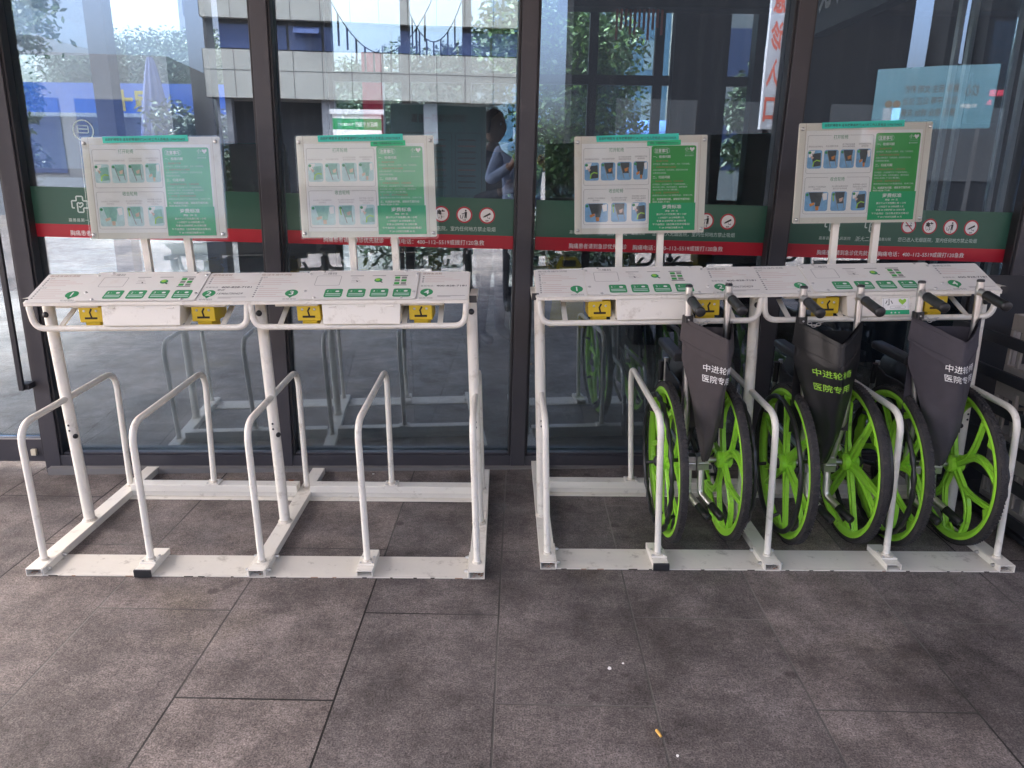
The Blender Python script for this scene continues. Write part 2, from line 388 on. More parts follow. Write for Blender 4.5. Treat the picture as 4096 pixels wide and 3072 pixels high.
# ------------------------------------------------------------------ ground
g = MB(); g.add([(-150, -150, 0), (150, -150, 0), (150, 150, 0), (-150, 150, 0)], [(0, 1, 2, 3)], PAVING)
structure(g.build('ground'))

# ------------------------------------------------------------------ glass facade (frame of its own: floor falls slightly beside it)
FAX = Matrix(((0.997, -0.075, 0.012), (0.075, 0.997, 0.0), (-0.012, 0.001, 1.0)))
FAX = Matrix([Vector(r) for r in FAX]).to_quaternion().to_matrix()
FA = empty('glass_facade', 'dark framed glass entrance wall of the hospital behind the white racks', 'glass wall')
FA.matrix_world = Matrix.Translation((0.038, 3.651, 0)) @ FAX.to_4x4()
MUL = [(-2.385, -2.312), (-1.249, -1.176), (-.070, .004), (1.172, 1.252), (2.43, 2.51), (3.62, 3.70)]
HT = 3.55
for a, b in MUL:
    m = MB(); m.box(a, b, 0, .16, -.06, HT, FRAME); m.box(b, b+.012, .012, .069, .06, HT, FRAME_IN); m.box(a-.012, a, .012, .069, .06, HT, FRAME_IN)
    m.build('mullion', FA, .003)
spans = [(MUL[i][1], MUL[i+1][0]) for i in range(len(MUL)-1)]
for a, b in spans:
    m = MB(); m.box(a+.0005, b-.0005, .004, .15, -.06, .060, FRAME); m.box(a+.013, b-.013, .02, .055, .0605, .071, FRAME)
    m.build('sill', FA, .002)
    m = MB(); m.box(a+.0005, b-.0005, .004, .15, HT-.12, HT, FRAME); m.build('head_rail', FA, .002)
    m = MB(); m.box(a+.004, b-.004, .0705, .0785, .058, HT-.1, GLASS); m.build('glass_pane', FA)
# stone strip at the foot
m = MB(); m.box(-2.36, 4, -.035, .0035, -.06, .006, pm('sealant_strip', (.17, .165, .16), .8)); m.build('threshold_strip', FA)
# printed band on each pane (z falls slightly to the right, hand applied)
def bandz(x): t = (x+2.33)/4.7; return 1.353-.016*t, 1.186-.031*t, 1.126-.037*t
def pictogram(mb, kind, cx, cz, r, fn):
    f1 = lambda a, b: fn(cx+a*r, cz+b*r, .0006)
    f2 = lambda a, b: fn(cx+a*r, cz+b*r, .0012)
    f3 = lambda a, b: fn(cx+a*r, cz+b*r, .0018)
    mb.flat(disc(0, 0, 1), f1, SIGNRED); mb.flat(disc(0, 0, .82), f2, INKWHITE)
    if kind == 'quiet':
        text(mb, '静', 0, -.42, 1.12, f3, INK, 'C', bold=.03)
    elif kind == 'bin':
        mb.flat(disc(.18, .52, .11, 12), f3, INK); mb.flat([(.02, -.42), (.14, -.42), (.17, -.1), (.2, -.42), (.3, -.42), (.34, .36), (.08, .36)], f3, INK)
        stroke(mb, [(.12, .3), (-.12, .12), (-.32, .12)], .09, f3, INK); stroke(mb, [(-.5, -.02), (-.44, -.42), (-.22, -.42), (-.14, -.02)], .08, f3, INK)
        text(mb, '保洁', 0, -.7, .2, f3, INK, 'C', bold=.03)
    elif kind == 'camera':
        mb.flat([(-.42, -.08), (-.32, -.24), (.46, .14), (.38, .36)], f3, INK); mb.flat([(-.52, -.14), (-.44, -.12), (-.38, -.24), (-.46, -.26)], f3, INK)
        stroke(mb, [(.08, -.1), (.06, -.3), (.34, -.34)], .06, f3, INK); stroke(mb, [(.36, -.22), (.34, -.44)], .06, f3, INK)
        text(mb, '监控', 0, -.7, .2, f3, INK, 'C', bold=.03)
    elif kind == 'smoke':
        stroke(mb, [(-.45, .0), (.4, .0)], .14, f3, INK); stroke(mb, [(-.58, .58), (.58, -.58)], .13, f3, SIGNRED); stroke(mb, [(.2, .1), (.3, .3), (.2, .45)], .07, f3, INK)
def cross_logo(mb, cx, cz, s, fn):
    P = [(-.9, -.45), (-.95, -.35), (-.95, .35), (-.9, .42), (-.42, .42), (-.38, .48), (-.38, .88), (-.3, .95), (.3, .95), (.38, .88), (.38, .48), (.44, .42), (.9, .42), (.96, .35), (.96, -.35), (.9, -.42), (.42, -.42), (.36, -.5), (.36, -.86), (.28, -.94), (-.24, -.94), (-.32, -.86), (-.32, .08), (-.2, .2), (-.06, .16), (0, .04), (.08, .16), (.24, .2), (.36, .06), (.3, -.12), (0, -.36), (-.16, -.24)]
    f = lambda a, b: fn(cx+a*s, cz+b*s, .0008)
    stroke(mb, P, .16, f, MINT); stroke(mb, [(-.92, -.42), (-.66, -.44)], .16, f, MINT)
bands = []
for i, (a, b) in enumerate(spans[:4]):
    z0, z1 = bandz(a), bandz(b)
    x0, x1 = (a+.022 if i else a-.02+.03), b-.006
    y = .0700
    m = MB()
    m.add([(x0, y, z0[1]), (x1, y, z1[1]), (x1, y, z1[0]), (x0, y, z0[0])], [(0, 1, 2, 3)], BAND_G)
    m.add([(x0, y, z0[2]), (x1, y, z1[2]), (x1, y, z1[1]), (x0, y, z0[1])], [(0, 1, 2, 3)], BAND_R)
    band = m.build('printed_band', FA)
    band['label'] = 'green and red printed band stuck across a glass pane'
    W = b-a
    def fn(xx, zz, d=.0008, a=a, b=b):
        return Vector((xx, .0700-d, zz - (xx-a)/(b-a)*0 ))
    mid = bandz((a+b)/2)
    L_ = MB()
    # layout measured in the pane: text starts about 0.32 of the pane in
    ox = a + (.162 if i == 0 else .188)
    zr = bandz(ox+.3)
    for lx_ in (.060, .265):
        q = MB(); cross_logo(q, ox+lx_, zr[0]-.075, .038, fn); q.build('cross_logo', band)
    text(L_, '嘉善县第一人民医院', ox, zr[0]-.153, .0175, fn, MINT, wid=.163)
    text(L_, '浙大二院', ox+.186, zr[0]-.157, .027, fn, MINT, wid=.100, shear=.2)
    text(L_, '嘉善分院', ox+.306, zr[0]-.153, .0175, fn, MINT, wid=.065)
    if i: text(L_, '您已进入无烟医院，室内任何地方禁止吸烟', ox+.408, zr[0]-.155, .0235, fn, MINT, wid=.412)
    text(L_, '胸痛患者请到急诊优先就诊', ox, zr[1]-.047, .0265, fn, INKWHITE, wid=.286, bold=.004)
    if i: text(L_, '胸痛电话：400–112–5519或拨打120急救', ox+.315, zr[1]-.049, .0265, fn, INKWHITE, wid=.452, bold=.004)
    for k, kd in enumerate(('smoke', 'quiet', 'bin', 'camera') if i else ()):
        q = MB(); pictogram(q, kd, ox+.452+.109*k, zr[0]-.078-.0012*k, .0385, fn); q.build('pictogram', band)
    L_.build('band_lettering', band)
m = MB(); f_ = lambda a, b: Vector((-2.035+a, .0699, 1.602+b))
outline(m, disc(0, 0, .046, 40), .004, f_, MINT); outline(m, rrect(-.024, -.012, .024, .022, .006), .003, f_, MINT); m.flat([(-.020, .004), (.020, .004), (.020, .008), (-.020, .008)], f_, MINT)
m.build('window_decal', FA)
# door leaf at the far left, with the pull handle
m = MB(); m.box(-3.5, -2.386, .03, .10, .02, .135, FRAME); m.box(-3.5, -2.386, .028, .032, .135, .142, STEEL); m.box(-3.5, -2.386, .062, .070, .140, HT, GLASS)
d = m.build('door_leaf', FA)
m = MB(); m.box(-2.386, -2.383, -.001, .004, .1, 2.5, FRAME_IN)
hx0, hx1, hy = -2.412, -2.388, -.062
m = MB(); m.box(hx0, hx1, hy-.016, hy+.002, .418, 1.95, DARKMETAL); m.box(hx0, hx1+.016, hy+.003, .0, .418, .446, DARKMETAL); m.box(hx0, hx1, hy+.003, .02, 1.92, 1.95, DARKMETAL)
m.build('pull_handle', d, .003)
m = MB(); m.box(-2.455, -2.43, .012, .029, .055, .088, BEIGEP); m.build('sensor_cover', d, .003)
# roof slab and soffit carried by the facade: entrance canopy
m = MB(); m.box(-6.4, 9, -5.2, 5.5, HT+.03, HT+.35, SOFFIT); m.box(-6.45, 9.05, -5.26, -5.2, HT-.02, HT+.42, FRAME)
cn = m.build('entrance_canopy'); tag(cn, 'flat pale canopy roof sheltering the paved entrance', 'canopy')
cn.matrix_world = FA.matrix_world.copy()
for sx in (-4.0, 8.6):
    pass
for k, sx in enumerate((-6.1, 8.5)):
    m = MB(); m.box(sx-.2, sx+.2, -4.9, -4.5, 0, HT+.029, CLAD); o = m.build('canopy_column', cn)

# ------------------------------------------------------------------ racks
def make_rack(name, label, xc, yc, yaw, bx, cx, hs, lean, kz, depth, z_tab, caps, tapes, faded, pens, stickers):
    root = empty(name, label, 'wheelchair rack', (xc*math.cos(yaw)-yc*math.sin(yaw), xc*math.sin(yaw)+yc*math.cos(yaw), 0), yaw, 'white self service wheelchair racks in front of the glass wall')
    def xf(p): return Vector((p.x - lean*p.z, p.y, p.z + kz*p.x*min(1, max(0, p.z-.06)/.4)))
    def mb(): return MB(xf)
    HH = .592*hs; r25 = .0128
    hoopside = [(.072, .03), (.072, HH), (.80, HH), (.765, .03)]
    def hoop(x, zf, zr, yr):
        m = mb(); pts = fillet([(x, .072, zf), (x, .085, HH-.012), (x, .80, HH+.004), (x, yr, zr)], [.085, .085], 9)
        m.tube(pts, r25, WHITE, 16)
        m.lathe([(-.004, .019), (.004, .017), (.008, .0129)], (x, .072, zf), (0, 0, 1), WELD, 14)
        m.lathe([(-.004, .019), (.004, .017), (.008, .0129)], (x, yr, zr), (0, 0, 1), WELD, 14)
        return m.build('hoop', root)
    for i, x in enumerate(bx):
        m = mb(); w_, h, t = .030, .031, .003
        m.box(x-w_, x+w_, 0, depth, 0.0005, t, WHITE_FLOOR); m.box(x-w_, x+w_, 0, depth, h-t, h, WHITE)
        m.box(x-w_, x-w_+t, 0.0002, depth-.0002, t, h-t, WHITE); m.box(x+w_-t, x+w_, .0002, depth-.0002, t, h-t, WHITE)
        m.box(x-w_+t, x+w_-t, .06, .064, t, h-t, SLOT); m.box(x-w_+t, x+w_-t, depth-.005, depth-.001, t, h-t, WHITE)
        # debris collected in the open end
        for k in range(26):
            a, q = random.uniform(-.022, .022), random.uniform(.006, .05); l = random.uniform(.004, .012)
            m.obox((x+a, q, t+random.uniform(.001, .006)), (l*.5, l*.3, 0), (-.0006, .0008, 0), (0, .0002, .0007), random.choice((INKBROWN, LEAFDRY, CRATE, INKGREY)))
        m.build('foot_beam', root, .0015)
        hoop(x, h, h, .765)
        # upright
        m = mb(); m.tube([(x-.004, .41, h), (x-.004, .405, .985*hs)], .0215, WHITE, 20); m.lathe([(0, .030), (.005, .027), (.010, .0216)], (x-.004, .41, h), (0, 0, 1), WELD, 18)
        pst = m.build('upright_post', root)
        for zz in (.455*hs, .478*hs):
            m = mb(); m.lathe([(0, .0045), (.0006, .0045), (.0006, 0)], (x-.002, .405-.0216, zz), (0, -1, 0), INK, 10); m.build('bolt_hole', pst)
        sgn = 1 if i < 2 and xc < 0 or i == 0 else -1
        m = mb(); m.lathe([(0, .0105), (.003, .0105), (.003, 0)], (x+sgn*.017-.004, .405-.013, .428*hs), (sgn*.75, -.66, 0), BLACKP, 14); m.build('post_plug', pst)
        m = mb(); m.lathe([(0, .012), (.006, .011), (.007, 0)], (x-.004, .400-.0216, .935*hs), (0, -1, 0), BLACKP, 14); m.build('post_plug', pst)
    for i, x in enumerate(cx):
        m = mb(); w_, h, t = .030, .031, .003; ln = .168
        m.box(x-w_, x+w_, .001, ln, .0052, .0052+t, WHITE_FLOOR); m.box(x-w_, x+w_, .001, ln, h-t, h, WHITE); m.box(x-w_, x-w_+t, .0012, ln, .0053+t, h-t-.0001, WHITE); m.box(x+w_-t, x+w_, .0012, ln, .0053+t, h-t-.0001, WHITE)
        m.box(x-w_+t, x+w_-t, .10, .104, .0085, h-t, SLOT)
        st = m.build('foot_stub', root, .0015)
        if caps[i]:
            q = mb(); q.box(x-w_-.0015, x+w_+.0015, -.010, -.0002, .003, h+.0015, BLACKP); q.build('end_cap', st, .002)
        hp = hoop(x, h+.006, .068, .735)
        q = mb(); q.box(x-.031, x+.031, .042, .106, h+.0003, h+.0065, WHITE)
        for a in (-.022, .022):
            for b_ in (.052, .096): q.lathe([(0, .0052), (.0035, .0046), (.0045, 0)], (x+a, b_, h+.0065), (0, 0, 1), STEEL, 10)
        q.build('flange_plate', hp, .001)
        q = mb(); q.box(x-.031, x+.031, .704, .766, .0622, .068, WHITE)
        for a in (-.022, .022):
            for b_ in (.714, .756): q.lathe([(0, .0052), (.0035, .0046), (.0045, 0)], (x+a, b_, .068), (0, 0, 1), STEEL, 10)
        q.build('flange_plate', hp, .001)
    for i in range(2):
        a, b = bx[i]+.0305, bx[i+1]-.0305
        m = mb(); m.box(a, b, .002, .160, .0006, .0048, WHITE_FLOOR); m.box(a, a+.004, .002, .158, .0049, .030, WHITE); m.box(b-.004, b, .002, .158, .0049, .030, WHITE)
        fp = m.build('front_plate', root, .001)
        q = mb()
        for xx, s_ in ((a+.0045, 1), (b-.0045, -1)):
            for yy in (.030, .135): q.lathe([(0, .008), (.006, .008), (.006, .006), (.012, .0055), (.015, 0)], (xx, yy, .018), (s_, 0, 0), STEEL, 8, False)
        # worn, chipped front lip
        xx = a+.02
        while xx < b-.05:
            l = random.uniform(.008, .035); q.box(xx, xx+l, .0008, .0017, .0012, .0046, INKBROWN if random.random() < .25 else SLOT); xx += random.uniform(.05, .22)
        q.build('bolts', fp)
        m = mb(); m.box(a, b, .705, .765, .030, .062, WHITE); m.box(a, b, .676, .765, .0008, .006, WHITE_FLOOR); m.box(a, b, .71, .765, .0061, .0298, WHITE_FLOOR)
        m.build('rear_beam', root, .002)
    # table units
    ang = math.atan2(.079, .196)
    for u in range(2):
        x0, x1 = bx[u]-.022+.004*u, bx[u+1]-.006
        mid = (bx[u]+bx[u+1])/2; y0 = .283
        ca, sa = math.cos(ang), math.sin(ang)
        def tp(a, s_, d=0.0): return Vector((x0+a, y0+s_*ca-d*sa, z_tab+s_*sa+d*ca))
        Wd = x1-x0
        m = mb()
        m.prism([(0.0, 0), (Wd, 0), (Wd, .21), (0.0, .21)], tp, -.004, 0, WHITE)
        m.box(x0+.002, x1-.002, y0-.0015, y0+.0025, z_tab-.013, z_tab-.002, WHITE)
        m.box(x0+.03, x1-.03, .470, .474, z_tab+.02, z_tab+.074, WHITE)
        for q in range(2): m.box(x0+.10+q*(Wd-.36), x0+.26+q*(Wd-.36), y0+.03, y0+.10, z_tab-.026, z_tab+.004, CREAM)
        m.build('table_panel', root, .001)
        wl = .195
        numbers = (2*u+1, 2*u+2)
        # left and right label plates, info panel
        for side in (0, 1):
            xa = .004 if side == 0 else Wd-wl-.004; xb = xa+wl
            m = mb(); m.prism(rrect(xa, -.002, xb, .208, .010), tp, .0005, .003, PLATE)
            lp = m.build('label_plate', root)
            fn = lambda a, b, xa=xa: tp(xa+a, b, .0036)
            q = mb()
            if side == 0:
                text(q, '借/还车操作流程', .012, .185, .0155, fn, INKBROWN if faded else INKGREY, wid=.118)
                text(q, '▲借车', .013, .168, .0095, fn, INKGREY)
                text(q, '▲还车', .013, .098, .0095, fn, INKGREY)
                for j in range(4):
                    q.flat(disc(.018, .158-.0135*j, .0042, 10), fn, INKGREY); q.flat([(.027, .1570-.0135*j), (.105+.03*((j*7) % 3), .1570-.0135*j), (.105+.03*((j*7) % 3), .1588-.0135*j), (.027, .1588-.0135*j)], fn, INKPINK)
                for j in range(5):
                    q.flat(disc(.018, .087-.0150*j, .0042, 10), fn, INKGREY); q.flat([(.027, .086-.0150*j), (.10+.02*((j*5) % 3), .086-.0150*j), (.10+.02*((j*5) % 3), .0878-.0150*j), (.027, .0878-.0150*j)], fn, INKPINK)
                px = .158
            else:
                text(q, '退押金流程', .012, .185, .0155, fn, INKBROWN if faded else INKGREY, wid=.075)
                for j in range(4):
                    q.flat(disc(.016, .168-.0135*j, .0042, 10), fn, INKGREY); q.flat([(.024, .1675-.0135*j), (.10+.03*((j*7) % 3), .1675-.0135*j), (.10+.03*((j*7) % 3), .1692-.0135*j), (.024, .1692-.0135*j)], fn, INKPINK)
                text(q, '客服电话：', .010, .093, .012, fn, INKGREY, wid=.052)
                text(q, '400-828-7181', .070, .092, .0165, fn, INK, wid=.116, bold=.012)
                for j, ww in ((0, .105), (1, .05)): q.flat([(.078, .024-.007*j), (.078+ww, .024-.007*j), (.078+ww, .0265-.007*j), (.078, .0265-.007*j)], fn, INKGREY)
                if pens[u]:
                    text(q, '电话', .060, .072, .015, fn, INK, shear=.3); text(q, '15906730429', .066, .044, .019, fn, INK, wid=.098, shear=.25)
                px = .036
            q.flat(disc(px, .052, .0245, 28), lambda a, b, f=fn: f(a, b), INKGREEN); q.flat([(px-.012, .034), (px, .016), (px+.012, .034)], fn, INKGREEN)
            text(q, str(numbers[side]), px, .037, .042, lambda a, b, xa=xa: tp(xa+a, b, .0041), INKWHITE, 'C', bold=.012)
            text(q, '轮椅号码', px, .004, .0125, fn, INKGREY, 'C', wid=.05)
            q.build('plate_lettering', lp)
        xa, xb = wl+.0055, Wd-wl-.0055
        m = mb(); m.prism(rrect(xa, .002, xb, .214, .012), tp, .0032, .0062, PLATE)
        ip = m.build('info_panel', root)
        fn = lambda a, b: tp(xa+a, b, .0068); fn2 = lambda a, b: tp(xa+a, b, .0073)
        q = mb(); Wi = xb-xa
        text(q, '二维码', .085, .184, .0185, fn, INKGREY, 'C', bold=.01)
        outline(q, rrect(.038, .100, .135, .174, .008), .0016, fn, INKGREY)
        for j in range(4):
            bx0 = .088+.0865*j
            q.flat(rrect(bx0, .014, bx0+.068, .074, .009), fn, INKGREEN)
            text(q, '%d ·' % (j+1), bx0+.010, .050, .018, fn2, INKWHITE, bold=.01)
            q.flat(rrect(bx0+.040, .050, bx0+.055, .061, .005), fn2, INKWHITE)
            for k in range(2): q.flat([(bx0+.006, .036-.011*k), (bx0+.062, .036-.011*k), (bx0+.062, .041-.011*k), (bx0+.006, .041-.011*k)], fn2, MINT)
            if j:
                xq = bx0-.006
                q.flat([(xq, .170), (xq+.052, .170), (xq+.052, .174), (xq, .174)], fn, INK if j == 3 else INKGREY)
                if j == 1:
                    q.flat([(xq+.026, .140), (xq+.036, .128), (xq+.030, .126)], fn, INK)
                    for k in range(4): q.flat([(xq+.008, .160-.012*k), (xq+.03+.006*k, .160-.012*k), (xq+.03+.006*k, .1615-.012*k), (xq+.008, .1615-.012*k)], fn, INKGREY)
                if j == 2:
                    q.flat(disc(xq+.026, .138, .0155), fn, INKGREEN); q.flat(disc(xq+.024, .141, .009), fn2, INKLIME); q.flat([(xq+.036, .130), (xq+.046, .121), (xq+.042, .117), (xq+.033, .126)], fn2, INK)
                if j == 3:
                    for k in range(3):
                        for l in range(2): q.flat(rrect(xq+.003+.026*l, .148-.021*k, xq+.023+.026*l, .164-.021*k, .002), fn, INKGREY if (k+l) % 2 else GREEN_PANEL)
                    q.flat([(xq, .098), (xq+.052, .098), (xq+.052, .102), (xq, .102)], fn, INK)
        q.build('panel_lettering', ip)
        for a, b in ((.060, .206), (Wi-.055, .206), (.010, .186), (Wi-.010, .186), (.012, .060), (Wi-.012, .050), (.055, .010), (Wi-.055, .010)):
            q = mb(); q.lathe([(0, .006), (.002, .0055), (.004, .003), (.0045, 0)], tp(xa+a, b, .0063), tp(0, 0, 1)-tp(0, 0, 0), STEEL, 12); q.build('dome_screw', ip)
        # hanging rail
        m = mb(); zt = z_tab-.013; zb = z_tab-.101*hs
        m.tube(fillet([(x0+.012, y0+.10, z_tab+.02), (x0+.012, y0+.012, zt), (x0+.020, y0+.012, zb), (x1-.020, y0+.012, zb), (x1-.012, y0+.012, zt), (x1-.012, y0+.10, z_tab+.02)], [.02, .06, .06, .02], 8), .0115, WHITE, 16)
        m.build('lower_rail', root)
        for xx in (x0+.115, mid-.155, mid+.155, x1-.115):
            m = mb(); m.obox((xx, y0+.075, zb+.030), (.010, 0, 0), (0, .066, .028), (0, -.0008, .002), WHITE); m.build('brace_bar', root)
        m = mb(); bw = .148
        m.add([(mid-bw, y0+.004, z_tab-.0135), (mid+bw, y0+.004, z_tab-.0135), (mid+bw-.004, y0-.012, zb+.013), (mid-bw+.004, y0-.012, zb+.013), (mid-bw, y0+.15, z_tab-.0135), (mid+bw, y0+.15, z_tab-.0135), (mid+bw-.004, y0+.15, zb+.013), (mid-bw+.004, y0+.15, zb+.013)],
              [(3, 2, 1, 0), (0, 4, 7, 3), (1, 2, 6, 5), (2, 3, 7, 6), (4, 5, 6, 7), (0, 1, 5, 4)], WHITE)
        for k in range(3): m.obox((mid-.11+.11*k, y0+.000, z_tab-.022), (.014, 0, 0), (0, .003, 0), (0, 0, .003), WHITE)
        bxo = m.build('control_box', root, .002)
        if stickers[u]:
            def sf(a, b, d=.0012):
                t = b/.08; return Vector((mid-.01+a, y0+.004-.016*(1-t)-.0055*0-d-.0005, zb+.016+b*.85))
            q = mb(); q.flat(rrect(0, .004, .105, .082, .003), lambda a, b: sf(a, b, .001), PAPER); outline(q, rrect(.004, .008, .101, .078, .002), .001, lambda a, b: sf(a, b, .0015), INKGREY)
            q.flat([(.0, .004), (.105, .004), (.105, .024), (.0, .024)], lambda a, b: sf(a, b, .0016), GREENTAPE)
            heart = [(.078, .046), (.064, .061), (.063, .069), (.069, .074), (.078, .067), (.087, .074), (.093, .069), (.092, .061)]
            q.flat(heart, lambda a, b: sf(a, b, .0016), INKLIME)
            text(q, '小', .026, .048, .030, lambda a, b: sf(a, b, .0016), INK, 'C', bold=.01)
            outline(q, rrect(.03, .030, .09, .042, .005), .0009, lambda a, b: sf(a, b, .0016), INKGREY); text(q, 'v.com', .06, .0335, .009, lambda a, b: sf(a, b, .0016), INKGREY, 'C')
            text(q, '★ ★ ★', .05, .008, .012, lambda a, b: sf(a, b, .0021), INKWHITE, 'C')
            q.build('sticker', bxo)
        for s_ in (-1, 1):
            lx = mid + s_*.213 + .006; zt2 = z_tab-.026; zb2 = z_tab-.112*hs
            m = mb(); P = [(lx-.045, zb2+.028), (lx+.045, zb2+.028), (lx+.045, zt2), (lx-.045, zt2)]
            m.box(lx-.044, lx+.044, y0+.030, y0+.16, zb2+.030, zt2+.004, YELLOW)
            m.prism([(-.030, 0), (.030, 0), (.018, .014), (-.018, .014)], lambda a, b, d: Vector((lx+a, y0+.040+d, zt2+.0041+b)), 0, .06, YELLOW)
            m.box(lx-.028, lx+.028, y0+.036, y0+.12, zb2, zb2+.0299, YELLOW); m.box(lx-.016, lx+.016, y0+.034, y0+.06, zb2-.004, zb2+.006, PAPER)
            lk = m.build('lock_box', root, .003)
            yv = y0+.0292
            q = mb(); fl = lambda a, b: Vector((lx+a, yv, zb2+.030+b))
            stroke(q, [(-.024, .016), (.024, .016)], .008, fl, SLOT); stroke(q, [(.003, .016), (-.002, .038), (.006, .052)], .007, fl, SLOT)
            q.build('lock_slot', lk)
            for a in (-.023, .023):
                q = mb(); q.lathe([(0, .005), (.002, .004), (.0025, 0)], (lx+a, yv, zb2+.030+.044), (0, -1, 0), STEEL, 10); q.build('lock_screw', lk)
        # sign on two posts
        so = .012 if xc < 0 else -.02
        ysg = .535 if xc < 0 else .56; zb0, zt0 = (1.213, 1.595) if xc < 0 else ((1.252, 1.634) if u == 0 else (1.282, 1.672))
        scx = mid + so
        for a in (-.078, .092):
            m = mb(); m.box(scx+a-.0135, scx+a+.0135, ysg-.002, ysg+.022, z_tab+.05, zb0+.2, WHITE); m.box(scx+a-.02, scx+a+.02, ysg-.03, ysg+.022, z_tab+.062, z_tab+.072, WHITE); m.build('sign_post', root, .002)
        BW, BH = .530, zt0-zb0
        til = R(6.5 if xc < 0 else 1.0)
        def bp(a, b, d=0.0):   # board plane: a to the right, b up, d towards viewer
            return Vector((scx-BW/2+a, ysg-.004 - d*math.cos(til) + (b-BH/2)*math.sin(til), zb0 + b + d*0))
        m = mb(); m.prism(rrect(0, 0, BW, BH, .006), lambda a, b, d: bp(a, b, d), 0, .010, CREAM)
        m.prism([(.026, .0), (.0268, .0), (.0268, BH), (.026, BH)], lambda a, b, d: bp(a, b, d), .0100, .0104, INKBROWN); m.prism([(BW-.0268, .0), (BW-.026, .0), (BW-.026, BH), (BW-.0268, BH)], lambda a, b, d: bp(a, b, d), .0100, .0104, INKBROWN)
        sb = m.build('sign_board', root)
        PICBLUE_V, PICDARK_V, PICRED_V, GREEN_PANEL_V, INKGREY_V = (PICBLUE_F, PICDARK_F, PICRED_F, GREEN_PANEL_F, INKGREY_F) if faded else (PICBLUE, PICDARK, PICRED, GREEN_PANEL, INKGREY)
        S = BW/1085.0
        def zz(a, b): return ((a-632)*S, BH-(b-45)*S*1.0*BH/(820*S))
        f0 = lambda a, b: bp(*zz(a, b), .0106); f1 = lambda a, b: bp(*zz(a, b), .0110); f2 = lambda a, b: bp(*zz(a, b), .0114); f3 = lambda a, b: bp(*zz(a, b), .0118)
        def rr(x0_, y0_, x1_, y1_, r): return rrect(x0_, y0_, x1_, y1_, r)
        def tx(q, s, x, y, h, f, mt, al='L', bold=0, wid=None):
            text(q, s, x, -y, h, lambda a, b: f(a, -b), mt, al, bold=bold, wid=wid)
        q = mb(); q.flat(rr(690, 105, 1642, 815, 3), f0, PAPER)
        outline(q, rr(706, 142, 1246, 450, 16), 2.2, f1, INKGREY); outline(q, rr(706, 482, 1246, 785, 16), 2.2, f1, INKGREY)
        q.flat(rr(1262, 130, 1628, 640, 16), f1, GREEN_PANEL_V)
        q.build('poster', sb)
        q = mb()
        for s_, yy in (('打开轮椅', 172), ('收合轮椅', 512)):
            q.flat([(895, yy-32), (1055, yy-32), (1040, yy-8), (1010, yy+14), (940, yy+14), (910, yy-8)], f1, PAPER)
            tx(q, s_, 975, yy, 38, f2, INKGREEN, 'C', wid=118)
        for s_, x, yy in (('将轮椅从桩内取出', 773, 238), ('向左右展开轮椅', 908, 236), ('向下按压坐垫两', 1044, 222), ('侧完全展开轮椅', 1044, 240), ('轻踩脚踏后开始', 1177, 220), ('使用轮椅', 1177, 238),
                          ('从轮椅上下车后脚踏会', 812, 565), ('自动收合', 812, 584), ('向上提拉坐垫中间的', 1001, 563), ('提拉拉手合并轮椅', 1001, 582), ('将轮椅推入桩内并', 1165, 550), ('将锁扣插入锁盒即', 1165, 569), ('归还成功', 1165, 588)):
            tx(q, s_, x, yy, 15.5, f2, INKGREY_V, 'C', wid=14.5*len(s_))
        tx(q, '注意事项', 1345, 183, 34, f2, INKWHITE, 'C', wid=112, bold=.015); outline(q, rr(1280, 147, 1412, 193, 22), 2.0, f2, MINT)
        tx(q, '小', 1552, 172, 36, f2, INKWHITE, 'C')
        q.flat([(1594, 180), (1575, 160), (1575, 150), (1582, 143), (1594, 152), (1606, 143), (1613, 150), (1613, 160)], f2, INKWHITE)
        tx(q, '爱护好帮手', 1572, 218, 15, f2, MINT, 'C', wid=72)
        outline(q, rr(1540, 180, 1608, 194, 7), 1.2, f2, MINT)
        yy = 226
        rows = [('一、租借问题', 24, INKWHITE, 1), ('1、借设备不开锁', 17, INKRED, 0), ('打开蓝牙，再次进入小程序，点击「扫码租借」', 15.5, MINT, 0), ('2、如遇到到设备无法租借', 17, INKRED, 0), ('点击小程序首页「扫码查询」该医院其他设备', 15.5, MINT, 0), ('位置或联系客服。', 15.5, MINT, 0), ('二、归还问题', 24, INKWHITE, 1), ('1、轮椅推进归还成功，订单未结束', 17, INKRED, 0), ('打开蓝牙，点击屏幕下方「订单异常结束」，', 15.5, MINT, 0), ('再次扫描二维码，如还未能解决，请致电联系', 15.5, MINT, 0), ('400-828-7181客服。', 15.5, MINT, 0), ('2、已归还，退还押金未返失败', 17, INKRED, 0), ('请致电400-828-7181客服热线，结束订单。', 15.5, MINT, 0), ('三、如遇其他问题，请联系客服热线：', 20, INKWHITE, 1), ('400-828-7181', 20, INKWHITE, 0)]
        ys = [228, 262, 286, 312, 335, 360, 398, 430, 455, 478, 500, 525, 548, 582, 604]
        for (s_, h_, mt, bo), y_ in zip(rows, ys):
            n_ = len(s_); tx(q, s_, 1277, y_, h_, f2, mt, wid=min(338, n_*h_*(.6 if s_[0] == '4' and n_ < 13 else .93)) if n_ > 9 else None, bold=.01*bo)
        q.build('poster_lettering', sb)
